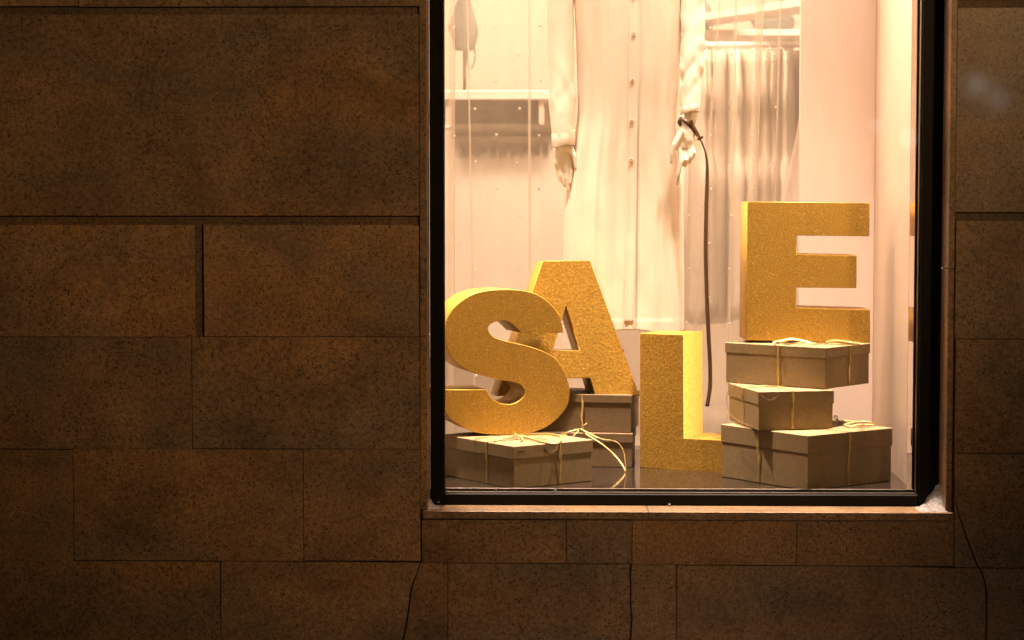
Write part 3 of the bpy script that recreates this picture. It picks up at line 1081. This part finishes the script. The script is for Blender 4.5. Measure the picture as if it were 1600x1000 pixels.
# coat: body shell with folds
edge = [(-330, 905, 1062), (-200, 898, 1062), (-60, 895, 1065), (0, 897, 1066), (60, 900, 1065), (130, 902, 1061), (180, 902, 1057), (230, 895, 1058), (290, 886, 1064), (350, 881.5, 1068),
        (420, 881, 1069), (480, 882, 1069), (496, 882, 1069), (515, 883, 1069)]
ec = catmull([(l, r, py) for py, l, r in edge], 7)
bm = bmesh.new()
rings = []
NS = 220
foldsU = [(-0.86, .010, .05), (-0.70, -.016, .07), (-0.52, .016, .05), (-0.34, .012, .09), (-0.12, -.010, .05), (0.10, .006, .035), (0.185, -.018, .022), (0.42, .013, .09), (0.60, -.010, .06), (0.78, .015, .06), (.92, -.008, .04)]
for q in ec:
    l, r, py = q
    xl, xr, z = P(l, py).x, P(r, py).x, P(980, py).z
    cx, hw = (xl + xr) / 2, (xr - xl) / 2
    low = min(1.0, max(0.0, (py + 120) / 560.0))
    hem = 0.0012 if py > 496 else 0.0
    ring = []
    for k in range(NS):
        a_ = k * math.tau / NS
        u, v = math.cos(a_), math.sin(a_)
        ex = abs(u) ** 0.85 * (1 if u > 0 else -1)
        hd = 0.105
        y = MY + hd * v
        x = cx + hw * ex
        d_ = 0.0
        if v < 0:                      # the front
            for (fu, fa, fw) in foldsU:
                w_ = fw * (1.25 - 0.25 * low)
                shift = 0.02 * math.sin(z * 3 + fu * 7)
                d_ += fa * (0.16 + 0.46 * low) * math.exp(-((ex - fu - shift) / w_) ** 2)
            if py > 345:               # open vent under the last button
                g = min(1, (py - 345) / 60)
                d_ -= 0.0 * g * math.exp(-((ex - 0.105 + 0.02 * (py - 345) / 170) / 0.012) ** 2)
            d_ += 0.0022 * mnoise.noise(Vector((x * 22, z * 7, 3)))
        else:
            d_ += 0.012 * low * math.sin(a_ * 9)
        y -= d_ + hem * (1 if v < 0 else -1)
        zz = z
        if py > 505:
            zz += 0.006 * math.sin(ex * 5 + 1.2)
        ring.append(bm.verts.new((x, y, zz)))
    rings.append(ring)
for i in range(len(rings) - 1):
    for k in range(NS):
        bm.faces.new([rings[i][k], rings[i][(k + 1) % NS], rings[i + 1][(k + 1) % NS], rings[i + 1][k]])
coat = link('coat', mesh_of(bm, True), M['wool'], mq, Vector((c0, MY, 1.6)))
coat.modifiers.new('cloth', 'SOLIDIFY').thickness = 0.004


def coat_front(px, py):
    """y of the coat's front face near a photo position"""
    z = P(980, py).z
    x = P(px, py).x
    best = min((v for ring in rings_co for v in ring if v[1] < MY), key=lambda v: (v[0] - x) ** 2 + (v[2] - z) ** 2)
    return best[1]


rings_co = []
_me = coat.data
_n = NS
for i in range(len(ec)):
    rings_co.append([tuple(_me.vertices[i * _n + k].co + Vector((c0, MY, 1.6))) for k in range(_n)])

# placket: the overlapping front edge with its stitch line
pts = []
for py in range(-300, 508, 14):
    px = 989.5 - max(0, py) * 0.012 - max(0, py - 350) * 0.012
    pts.append((px, py))
bm = bmesh.new()
cols = []
for (px, py) in pts:
    yy = coat_front(px, py) - 0.0015
    row = []
    for (dx, dy) in ((-8.5, 0.0035), (-8.2, -0.0025), (-7.0, -0.004), (-6.4, -0.0022), (0, -0.004), (5.4, -0.004), (6.6, -0.0025), (7.0, 0.0035)):
        p = P(px + dx, py)
        row.append(bm.verts.new((p.x, yy + dy, p.z)))
    cols.append(row)
for i in range(len(cols) - 1):
    for k in range(7):
        bm.faces.new([cols[i][k], cols[i][k + 1], cols[i + 1][k + 1], cols[i + 1][k]])
link('placket', mesh_of(bm, True), M['wool'], coat, Vector((c0, MY, 1.6)))
for (bx, by) in ((988.5, -66), (988.5, -1), (988.5, 57), (986.5, 128.5), (985.5, 190.5), (984.5, 250.5)):
    yy = coat_front(bx, by) - 0.0085
    c = P(bx, by)
    c.y = yy
    bm = bmesh.new()
    prof = [(0.0, -.0012), (.0035, -.0012), (.0052, -.0034), (.0078, -.0030), (.0090, -.0002), (.0080, .0030)]
    rr = []
    for (r0, dy) in prof[1:]:
        r0 *= 0.82
        rr.append([bm.verts.new((c.x + r0 * math.cos(k * math.tau / 16), c.y + dy, c.z + r0 * math.sin(k * math.tau / 16))) for k in range(16)])
    bm.faces.new(rr[0])
    for i in range(len(rr) - 1):
        for k in range(16):
            bm.faces.new([rr[i][k], rr[i][(k + 1) % 16], rr[i + 1][(k + 1) % 16], rr[i + 1][k]])
    bm.faces.new(rr[-1])
    link('button', mesh_of(bm, True), M['button'], coat, c)


def sleeve(path, depth, creases, seed, cuff_len):
    """path: (px, py, half width px, y)"""
    pc = catmull([(a_, b_, c_) for a_, b_, c_, _ in path], 9)
    yc = catmull([(d__, 0, 0) for _, _, _, d__ in path], 9)
    bm = bmesh.new()
    rings = []
    SG = 56
    for i, q in enumerate(pc):
        c = P(q.x, q.y, yc[i].x)
        hw = (P(q.x + q.z, q.y, yc[i].x) - c).length
        ring = []
        for k in range(SG):
            a_ = k * math.tau / SG
            u, v = math.cos(a_), math.sin(a_)
            d_ = 0.0
            for (py, slope, amp, wid) in creases:
                d_ += amp * math.exp(-(((q.y - py) - slope * u * 17 - 5 * math.sin(a_ * 1.0 + py * .7)) / wid) ** 2) * (0.35 + 0.65 * math.sin(a_ + py * 1.9))
            d_ += 0.002 * mnoise.noise(Vector((u * 2, v * 2, q.y * 0.05 + seed)))
            ring.append(bm.verts.new((c.x + (hw + d_) * u, c.y + (hw * depth + d_) * v, c.z)))
        rings.append(ring)
    for i in range(len(rings) - 1):
        for k in range(SG):
            bm.faces.new([rings[i][k], rings[i][(k + 1) % SG], rings[i + 1][(k + 1) % SG], rings[i + 1][k]])
    s_ = link('sleeve', mesh_of(bm, True), M['wool'], coat, P(path[0][0], path[0][1], path[0][3]))
    s_.modifiers.new('cloth', 'SOLIDIFY').thickness = 0.003
    # cuff band
    a_, b_, c_, d__ = path[-1]
    a0, b0, c0_, d0 = path[-2]
    bm = bmesh.new()
    rr = []
    for (t, gr) in ((0, 0.0), (0.02, 0.0006), (0.5, 0.0008), (0.97, 0.0007), (1.0, 0.0)):
        py = b_ - cuff_len * (1 - t) + 0.6
        f = (py - b0) / (b_ - b0)
        px, hw, yy = a0 + (a_ - a0) * f, c0_ + (c_ - c0_) * f, d0 + (d__ - d0) * f
        c = P(px, py, yy)
        h = (P(px + hw, py, yy) - c).length + gr
        rr.append([bm.verts.new((c.x + h * math.cos(k * math.tau / 40), c.y + (h * depth) * math.sin(k * math.tau / 40), c.z - 0.010 * math.cos(k * math.tau / 40) * -1)) for k in range(40)])
    for i in range(len(rr) - 1):
        for k in range(40):
            bm.faces.new([rr[i][k], rr[i][(k + 1) % 40], rr[i + 1][(k + 1) % 40], rr[i + 1][k]])
    cf = link('cuff', mesh_of(bm, True), M['wool'], coat, P(a_, b_, d__))
    cf.modifiers.new('cloth', 'SOLIDIFY').thickness = 0.003


sleeve([(886, -300, 27, 1.11), (878, -100, 24, 1.11), (875.5, 0, 22, 1.10), (876.5, 90, 20.5, 1.08), (879, 170, 20, 1.065), (881, 227, 17.5, 1.06)], 1.15,
       [(10, 1.2, .006, 16), (60, -1.8, -.006, 14), (110, 2.2, .006, 14), (150, -1.2, -.005, 10), (178, 1.5, .004, 9)], 1.0, 22)
sleeve([(1070, -300, 27, 1.11), (1083, -100, 23, 1.10), (1083, 0, 19, 1.06), (1082, 60, 18, 1.03), (1080, 110, 17.5, 1.01), (1078.5, 150, 17, 1.0), (1078, 175, 15, .99)], 1.15,
       [(-10, .7, .006, 9), (14, -.6, -.008, 8), (30, .9, .008, 8), (46, -.8, -.010, 7), (60, .8, .009, 8), (76, -1.0, -.010, 7), (90, 1.1, .008, 8), (108, -1.3, -.007, 7), (122, 1.2, .006, 7), (140, -1.2, -.004, 8)], 5.0, 12)

# ------------------------------------------------------------------ leather belt looped over the wrist
bt = thing('leather_belt', 'brown leather belt buckled round the mannequin wrist with its end hanging down', 'belt', P(1080, 205, .96))
wc = P(1073.5, 198, YR_ - .003)
bm = bmesh.new()
loop = []
wd = []
for k in range(33):
    a_ = k * math.tau / 32
    loop.append(wc + Vector((0.0315 * math.cos(a_), -0.034 * math.sin(a_) - .002, -0.026 * math.cos(a_) + 0.012 * math.sin(a_))))
    wd.append(Vector((.45, 0, .9)))
bm_ribbon(bm, loop, 0.017, wd, 0.003)
link('strap_loop', mesh_of(bm, True), M['leather'], bt, wc)
tailp = [(1079, 189, YR_ - .045), (1086, 203, YR_ - .05), (1092, 214, YR_ - .048), (1098, 226, YR_ - .045), (1102.5, 240, YR_ - .042), (1104.8, 258, YR_ - .04), (1105, 280, YR_ - .04), (1103.6, 330, YR_ - .04),
         (1102.6, 390, YR_ - .04), (1104, 450, YR_ - .038), (1107, 520, YR_ - .035), (1109.5, 570, YR_ - .035), (1109.3, 605, YR_ - .035), (1104.8, 635, YR_ - .035)]
tc = catmull([P(*q) for q in tailp], 5)
bm = bmesh.new()


def tw(t):
    return 0.0 if t < 0.10 else (1.35 * min(1, (t - 0.10) / 0.08) - 1.05 * min(1, max(0, (t - 0.30) / 0.28)))


bm_ribbon(bm, tc, 0.0145, [Vector((1, -.15, .55)) if i < 14 else Vector((1, 0.0, 0.1)) for i in range(len(tc))], 0.003, tw)
link('strap_tail', mesh_of(bm, True), M['leather'], bt, tc[0])
for (px, py, nm) in ((1078.5, 191, 'keeper'), (1094.5, 216, 'keeper')):
    c = P(px, py, YR_ - .048)
    bm = bmesh.new()
    bm_ribbon(bm, [c + Vector((.003 * k, 0, -.005 * k)) for k in (-.8, 0, .8)], 0.021, Vector((1, -.1, .6)), 0.006)
    link(nm, mesh_of(bm), M['brass'], bt, c)
bm = bmesh.new()
bc = P(1087, 214, YR_ - .046)
bm_tube(bm, catmull([bc + Vector(v) for v in ((-.007, 0, .009), (.005, -.003, .011), (.010, -.002, -.004), (-.001, 0, -.012), (-.008, 0, .0))], 4, True) + [bc + Vector((-.007, 0, .009))], 0.0018, 6)
link('buckle', mesh_of(bm, True), M['brass'], bt, bc)


# ------------------------------------------------------------------ gift boxes
def gift_box(label, near, theta, A, B, z0, h, hl, rib=(0.5, 0.5), seed=0, bands=True, group='kraft gift boxes', card='kraft'):
    """near: nearest corner; A runs back to the left, B back to the right (photo's two visible faces)"""
    n = Vector((near[0], near[1], z0))
    ea = Vector((-math.cos(theta), math.sin(theta), 0))
    eb = Vector((math.sin(theta), math.cos(theta), 0))
    xf = Matrix(((eb.x, ea.x, 0, n.x), (eb.y, ea.y, 0, n.y), (0, 0, 1, n.z), (0, 0, 0, 1)))
    ctr = n + ea * A / 2 + eb * B / 2
    t = thing('gift_box', label, 'gift box', ctr, group)
    box('box_base', (0, 0, 0.0008), (B, A, h - 0.006), M[card], t, 0.0012, xf)
    g = 0.0032
    box('lid', (-g, -g, h - hl), (B + g, A + g, h), M[card], t, 0.0016, xf)
    rnd = random.Random(seed)
    if bands:
        # two raffia bands, each a slightly twisted flat strand pair round the box
        for axis in (0, 1):
            s = rib[axis]
            bm = bmesh.new()
            for strand in range(2):
                off = rnd.uniform(-.003, .003)
                e = 0.0052
                pts = []

                def add(u, v, z):
                    pts.append(xf @ Vector((u, v, z)))
                L_ = B if axis == 0 else A
                pos = (A if axis == 0 else B) * s + off
                path = []
                NN = 9
                for k in range(NN):            # up the near face
                    path.append((-g - e * (1 if k > NN * .55 else .45), .004 + (h - .004) * k / (NN - 1)))
                for k in range(1, NN):
                    path.append((-g - e + (L_ + 2 * g + 2 * e) * k / (NN - 1), h + 0.0016 + strand * .001))
                for k in range(1, NN):
                    path.append((L_ + g + e, h - (h - .004) * k / (NN - 1)))
                for i, (q, z) in enumerate(path):
                    wob = 0.0028 * math.sin(i * 0.9 + seed + strand * 2.1)
                    if axis == 0:
                        add(q, pos + wob, z)
                    else:
                        add(pos + wob, q, z)
                wdv = (ea if axis == 0 else eb)
                ws = [0.0046 + 0.0016 * math.sin(i * 1.7 + strand * 2 + seed) for i in range(len(pts))]
                bm_ribbon(bm, pts, ws, wdv, 0.0006, (lambda tt, s_=strand, sd=seed: 0.55 * math.sin(tt * 17 + s_ * 2 + sd)))
            link('ribbon', mesh_of(bm), M['raffia'], t, ctr + Vector((0, 0, h)))
    return t, xf, ctr


def bow(parent, curves, base, name='ribbon_bow'):
    """curves: list of (points, width, wdir)"""
    bm = bmesh.new()
    for k, (pts, w, wdv) in enumerate(curves):
        bm_ribbon(bm, catmull(pts, 5), w, Vector(wdv), 0.0006, 0.9 if k % 2 else -0.7)
    link(name, mesh_of(bm, True), M['raffia'], parent, base)


T_LET = 0.20
# right stack, bottom to top
H1, H2, H3 = 0.1855, 0.1335, 0.1435
b1, xf1, c1 = gift_box('largest kraft gift box, at the bottom of the right stack under letter E', (0.8402, 0.156), 0.9191, 0.4263, 0.400, ZF, H1, 0.062, (0.55, 0.47), 1)
b2, xf2, c2 = gift_box('small kraft gift box with a lit yellow end, in the middle of the right stack', (0.6887, 0.2905), 1.3542, 0.335, 0.2655, ZF + H1 + .0012, H2, 0.046, (0.46, 0.46), 2)
b3, xf3, c3 = gift_box('wide kraft gift box on top of the right stack, directly under letter E', (0.925, 0.3671), 0.6861, 0.413, 0.290, ZF + H1 + H2 + .0024, H3, 0.036, (0.46, 0.52), 3)
ZE = ZF + H1 + H2 + H3 + .0036
# left front box
HL = 0.1445
b4, xf4, c4 = gift_box('kraft gift box with a tied raffia bow, in the left front corner under letter S', (-0.1427, 0.1745), 0.9239, 0.43, 0.3314, ZF, HL, 0.044, (0.36, 0.58), 4)
# pair under the A
HA1, HA2 = 0.124, 0.138
pr_ = aty(987, 731, 0.735)
b5, xf5, c5 = gift_box('lower of the two shade-darkened brown kraft boxes behind the front box, under letter A', (pr_.x, 0.735), math.radians(5), 0.50, 0.26, ZF, HA1, 0.034, (0.5, 0.5), 5, False, card='kraft_shaded')
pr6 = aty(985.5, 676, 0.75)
b6, xf6, c6 = gift_box('upper of the two shade-darkened brown kraft boxes, carrying letter A', (pr6.x, 0.75), math.radians(9), 0.47, 0.245, ZF + HA1 + .0012, HA2, 0.03, (0.44, 0.5), 6, False, card='kraft_shaded')

# bows --------------------------------------------------------------
zl_ = ZF + HL


def Z4(px, py, up=0.004):
    return atz(px, py, zl_ + up)


bow(b4, [
    ([Z4(806, 681, .008), Z4(798, 683, .014), Z4(786, 684, .016), Z4(775, 689, .006), Z4(772, 689)], .008, (0, 1, .4)),
    ([Z4(806, 681, .008), Z4(815, 682, .012), Z4(815, 688, .006), Z4(812, 690, .003)], .007, (1, 0, .2)),
    ([Z4(806, 680, .008), Z4(822, 683, .014), Z4(846, 690, .014), Z4(868, 693, .012), Z4(877, 689, .014), Z4(874, 682, .018), Z4(858, 678.5, .022), Z4(836, 678.5, .018), Z4(814, 680, .010)], .009, (0, .3, 1)),
    ([Z4(804, 681, .008), Z4(780, 682.5, .008), Z4(752, 684, .006), Z4(742, 686, .004)], .008, (0, 1, .1)),
    ([Z4(806, 681, .010), Z4(808, 679.5, .018), Z4(804, 677.5, .022), Z4(801, 679.5, .012)], .006, (1, 0, 0)),
    ([Z4(806, 680, .006), Z4(826, 685, .006), Z4(850, 691, .004), Z4(872, 694, .003)], .007, (0, 1, .1)),
], Z4(806, 681))
tube('cord_loop', catmull([Z4(850, 691, 0.006)] + [xf4 @ Vector((0.3314 * s, -.005, HL - d_)) for s, d_ in ((.39, .006), (.43, .020), (.47, .029), (.52, .024), (.56, .008))], 5), 0.0007, M['string'], b4, 5)
box('lid_mark', (0.006 + .008, -0.0045, HL - .021), (0.034 + .008, -0.0036, HL - .0165), M['ink'], b4, 0, xf4)

zb6 = ZF + HA1
bow_c = aty(905, 671, .715)
bow(b5, [
    ([bow_c, aty(893, 674, .70), aty(880, 678.5, .69), aty(868, 681, .68)], .007, (0, .4, 1)),
    ([bow_c, aty(900, 677, .70), aty(895, 682, .695)], .006, (1, 0, .3)),
    ([bow_c, aty(911, 666, .70), aty(917, 661, .70)], .005, (1, 0, .6)),
    ([bow_c, aty(918, 677, .69), aty(932, 684, .675), aty(945, 687.5, .66), aty(957, 689, .65), aty(967, 694, .64), aty(974, 706, .63), aty(976.5, 720, .62), aty(977.5, 735, .61), aty(972, 742, .605), aty(966, 749, .60)], [.006] * 51, (0.5, 0, 1)),
    ([bow_c, aty(921, 682, .69), aty(940, 694, .67), aty(957, 708, .66), aty(967, 719, .64), aty(974, 729, .62), aty(978, 737, .61)], [.006] * 31, (.6, 0, .8)),
    ([aty(905, 670, .716), aty(925, 679, .70), aty(940, 687, .69)], .006, (0, .2, 1)),
], bow_c)
bm = bmesh.new()
up6 = [Vector((aty(905, 660, .716).x + 0.0016 * math.sin(k * 1.3), 0, ZF + HA1 + .004 + (HA2 - .003) * k / 9)) for k in range(10)]
fr6 = [xf6.inverted() @ Vector((p.x, .70, p.z)) for p in up6]
pts6 = [xf6 @ Vector((-.0058, v.y, v.z)) for v in fr6]
bm_ribbon(bm, pts6, [.007 + .002 * math.sin(k * 2.1) for k in range(10)], Vector((1, 0, 0)), .0008, lambda t: .4 * math.sin(t * 8))
link('ribbon', mesh_of(bm), M['raffia'], b6, pts6[0])


def Z3(px, py, up=0.004):
    return atz(px, py, ZE + up)


bow(b3, [
    ([Z3(1208, 536, .006), Z3(1222, 533, .012), Z3(1236, 530, .018), Z3(1252, 532, .014), Z3(1268, 536, .006), Z3(1276, 537, .003)], .012, (0, .5, 1)),
    ([Z3(1276, 537, .004), Z3(1255, 536.5, .005), Z3(1232, 536, .004), Z3(1210, 535, .004)], .008, (0, 1, .2)),
    ([Z3(1290, 536, .005), Z3(1302, 533, .020), Z3(1316, 534, .034), Z3(1330, 535.5, .036), Z3(1341, 537, .028), Z3(1344, 537, .010), Z3(1336, 536.5, .005), Z3(1310, 536, .004)], .011, (0, .6, 1)),
    ([Z3(1344, 537, .006), Z3(1320, 536.5, .005), Z3(1290, 536, .004), Z3(1270, 536.5, .004)], .007, (0, 1, .1)),
    ([Z3(1208, 536.5, .007), Z3(1213, 534, .012), Z3(1219, 536, .005)], .008, (1, 0, .2)),
], Z3(1250, 536))


def Z2(px, py, up=0.003):
    return atz(px, py, ZF + H1 + H2 + up)


bow(b2, [
    ([Z2(1178, 604, .005), Z2(1192, 602, .006), Z2(1206, 602.5, .005), Z2(1216, 604, .003)], .008, (0, 1, .3)),
    ([Z2(1240, 606, .004), Z2(1228, 605, .006), Z2(1212, 604.5, .004), Z2(1196, 604, .004)], .006, (0, 1, .2)),
], Z2(1200, 603))
o = xf2 @ Vector((0, 0, 0))
lp = catmull([aty(1154, 598, .44), aty(1143, 604, .415), aty(1136.5, 615, .41), aty(1135.5, 628, .41), aty(1139, 642, .40), aty(1147, 653, .38), aty(1160, 661, .35), aty(1175, 666, .31), aty(1186, 671.5, .283)], 6)
tube('cord_loop', lp, 0.0008, M['string'], b2, 5)
tube('cord_loop', catmull([xf2 @ Vector((.2655 * s, -.0050, H2 - d_)) for s, d_ in ((.0, .004), (.05, .017), (.11, .026), (.17, .027), (.24, .018), (.265, .002))], 5), 0.0006, M['string'], b2, 5)


def Z1(px, py, up=0.004):
    return atz(px, py, ZF + H1 + up)


bow(b1, [
    ([Z1(1318, 661, .006), Z1(1306, 655, .010), Z1(1303, 651, .022), Z1(1307, 650, .030), Z1(1309, 656, .016)], .006, (0, 1, .3)),
    ([Z1(1318, 664, .006), Z1(1335, 660, .016), Z1(1352, 659, .020), Z1(1362, 662, .012), Z1(1345, 665, .006), Z1(1322, 665, .005)], .008, (0, .7, .7)),
    ([Z1(1320, 665, .006), Z1(1345, 664, .008), Z1(1360, 662, .008), Z1(1380, 662.5, .006), Z1(1394, 663, .003)], .007, (0, 1, .3)),
    ([Z1(1318, 664, .005), Z1(1330, 667, .004), Z1(1340, 664, .010), Z1(1366, 664.5, .005)], .006, (0, 1, .3)),
    ([Z1(1310, 660, .006), Z1(1322, 657, .020), Z1(1340, 659, .016), Z1(1350, 663, .006)], .007, (0, .8, .6)),
], Z1(1320, 663))


# ------------------------------------------------------------------ the four gold letters
def letter(name, label, outlines, O, yaw, lean, depth, name_loc, foil='gold'):
    """outlines: photo outlines of the front face (first = outer, rest = holes); yaw > 0 turns the face to the right"""
    U = Vector((math.cos(yaw), math.sin(yaw), 0))
    Nn = Vector((-math.sin(yaw) * math.cos(lean), math.cos(yaw) * math.cos(lean), -math.sin(lean)))
    Wv = U.cross(Nn) * -1
    if Wv.z < 0:
        Wv = -Wv
    O = Vector(O)
    cu = bpy.data.curves.new('outline', 'CURVE')
    cu.dimensions = '2D'
    cu.fill_mode = 'BOTH'
    cu.extrude = depth / 2 - 0.002
    cu.bevel_depth = 0.002
    cu.bevel_resolution = 1
    cu.offset = -0.002
    for ol in outlines:
        s = cu.splines.new('POLY')
        s.points.add(len(ol) - 1)
        s.use_cyclic_u = True
        for i, (px, py) in enumerate(ol):
            p = atplane(px, py, O, Nn) - O
            s.points[i].co = (p.dot(U), p.dot(Wv), 0, 1)
    tmp = bpy.data.objects.new('tmp', cu)
    COL.objects.link(tmp)
    dg = bpy.context.evaluated_depsgraph_get()
    me = bpy.data.meshes.new_from_object(tmp.evaluated_get(dg))
    bpy.data.objects.remove(tmp)
    ctr = O + Nn * (depth / 2)
    xf = Matrix(((U.x, Wv.x, -Nn.x, ctr.x), (U.y, Wv.y, -Nn.y, ctr.y), (U.z, Wv.z, -Nn.z, ctr.z), (0, 0, 0, 1)))
    me.transform(xf)
    me.materials.clear()
    zmin = min(v.co.z for v in me.vertices)
    o = link('foam_letter', me, M[foil], None, name_loc)
    tag(o, label, 'letter', 'gold SALE letters')
    return o, zmin


S_px = [(880.7, 519.8), (879, 510.9), (875.7, 497.8), (868.5, 484.6), (858, 472.8), (844.9, 463), (831.7, 457.3), (814.7, 453.5), (795, 452.1), (775.3, 452.5), (753, 455.1), (735.9, 461), (720.2, 470.8), (707, 483.3),
        (698.5, 497.8), (695, 515), (696.3, 533), (703, 552.5), (713.6, 566), (722.8, 573.8), (733.3, 579.7), (746.4, 584.3), (763.5, 589.5), (783.2, 593.9), (797.6, 595.9), (810.7, 599.6), (817.3, 604.6), (820.3, 611.2), (818, 619),
        (810.7, 626.3), (801.6, 630.6), (791, 631.5), (780.6, 629.3), (770.8, 624.3), (764.8, 616.8), (760.2, 608.6)]
S_px2 = [(688.5, 608.8), (689.5, 622), (693, 636), (697.5, 646), (704, 654.8), (716.2, 663.4), (729.4, 670.6), (742.5, 675.3), (758, 678), (779, 679.3), (803, 679.2), (821, 677.6), (834.4, 675), (851.4, 668.3), (865.9, 658.4), (879, 645.3),
         (886.9, 633), (890.2, 617.8), (889.5, 603.3), (886.2, 590.2), (879.5, 576), (870.5, 562.6), (859, 553.8), (842.3, 546.3), (822.6, 540), (801.6, 535.2), (784.5, 531.2), (774, 527.6), (767.4, 522.9), (763.5, 517.4), (762.8, 512.2),
         (766.1, 506.9), (774, 502.8), (785.8, 500.6), (794, 502.2), (801.6, 507.4), (809.4, 514.6), (814, 519.8)]


def spl(p):
    return [(v.x, v.y) for v in catmull([(a_, b_, 0) for a_, b_ in p], 4)]


s_out = spl(S_px) + spl(S_px2)
So = aty(803, 679.2, 0.50)
So.z = zl_ + 0.0075
letter('S', 'gold letter S standing on the front left gift box', [s_out], (So.x, 0.50, So.z), math.radians(17), math.radians(0.5), T_LET, So)
A_px = [(848, 407.5), (922, 407), (999.3, 618.4), (930.3, 618.2), (922, 590.8), (853.5, 591.2), (845, 618.8), (776, 619)]
A_in = [(884.5, 478), (864.5, 547.5), (906.7, 547.5)]
zA = ZF + HA1 + HA2 + .0026
Ao = aty(890, 618.4, 0.762)
letter('A', 'gold letter A standing on the two stacked boxes behind letter S', [A_px, A_in], (Ao.x, 0.762, zA), math.radians(8.5), math.radians(3.0), T_LET, Vector((Ao.x, .80, zA)), 'gold_hammered')
L_px = [(999.5, 520.8), (1068, 522.6), (1068.5, 685), (1152, 688.6), (1152, 742.2), (1000, 730.6)]
Lo = atz(1000, 730.5, ZF)
letter('L', 'gold letter L standing on the floor between letter A and the box stack', [L_px], (Lo.x, Lo.y, ZF), math.radians(-24), math.radians(0), T_LET, Vector(Lo), 'gold_hammered')
E_px = [(1167.5, 315), (1359.2, 317), (1358.4, 369.4), (1244.9, 368), (1244.8, 397.2), (1339, 399.2), (1338.2, 450.4), (1244, 449.4), (1243.7, 480.6), (1359.8, 484), (1359.6, 536), (1165.3, 531.5)]
Eo = aty(1262, 533.5, 0.60)
letter('E', 'gold letter E standing on top of the tallest stack of gift boxes', [E_px], (Eo.x, 0.60, ZE + .001), math.radians(1.2), math.radians(0), T_LET, Vector((Eo.x, .62, ZE)))


# ------------------------------------------------------------------ snow caught in the window corners
def snow_heap(label, prof, y0, y1, seed):
    """prof: photo outline of the heap (px, py from the ridge), a lumpy wedge against the frame"""
    bm = bmesh.new()
    ny = 14
    pc = catmull([(a_, b_, 0) for a_, b_ in prof], 4)
    rows = []
    for j in range(ny + 1):
        f = j / ny
        y = y1 + (y0 - y1) * f
        row = []
        for q in pc:
            p = aty(q.x, q.y, y1)
            zz = ZS + 0.0005 + (p.z - ZS) * max(0, (1 - f)) ** 1.4
            nz = 0.016 * mnoise.noise(Vector((p.x * 45, y * 45, seed))) + 0.009 * mnoise.noise(Vector((p.x * 130, y * 130, seed + 9)))
            row.append(bm.verts.new((p.x - abs(nz) * .4, y + nz * .5, max(ZS + 0.0004, zz + (nz if 0 < f < 1 else 0) * min(1, (p.z - ZS) * 60)))))
        rows.append(row)
    for j in range(ny):
        for k in range(len(pc) - 1):
            bm.faces.new([rows[j][k], rows[j][k + 1], rows[j + 1][k + 1], rows[j + 1][k]])
    # close back and base
    bb = [bm.verts.new((v.co.x, v.co.y, ZS + .0003)) for v in rows[0]]
    for k in range(len(pc) - 1):
        bm.faces.new([rows[0][k + 1], rows[0][k], bb[k], bb[k + 1]])
    o = link('snow_heap', mesh_of(bm, True), M['snow'], None, aty(prof[len(prof) // 2][0], 795, (y0 + y1) / 2))
    tag(o, label, 'snow', 'snow in the window corners')
    return o


snow_heap('larger heap of snow drifted in the right corner of the stone sill', [(1428, 795.5), (1436, 792), (1444, 786), (1450, 776), (1456, 769), (1463, 760), (1468, 757), (1473.5, 764)], -0.006, REC - .012, 3)
snow_heap('small lump of snow in the left corner of the stone sill', [(671.5, 777), (674, 781), (677, 786), (681, 788.5), (688, 790.5)], 0.02, REC - .012, 5)
cr = bmesh.new()
rnd = random.Random(4)
for (px, py, r0) in ((684.8, 784.5, .0042), (1421, 774, .005), (1427, 773.5, .006), (1432, 773, .004), (1415, 775, .003), (1290, 771, .003), (1288, 770, .002), (1207, 769, .002), (1206, 771, .0025), (868, 766, .003), (775, 765.5, .0022), (735, 763, .0025), (700, 768, .003), (1046, 788.5, .004)):
    y = YG - .012 if py < 780 else REC - .018
    p = aty(px, py, y)
    bm_ball(cr, p, (r0 * rnd.uniform(.9, 1.6), r0, r0 * .75), 8, 6)
o = link('snow_crumbs', mesh_of(cr, True), M['snow'], None, Vector((0.5, YG, FB)), 'stuff')
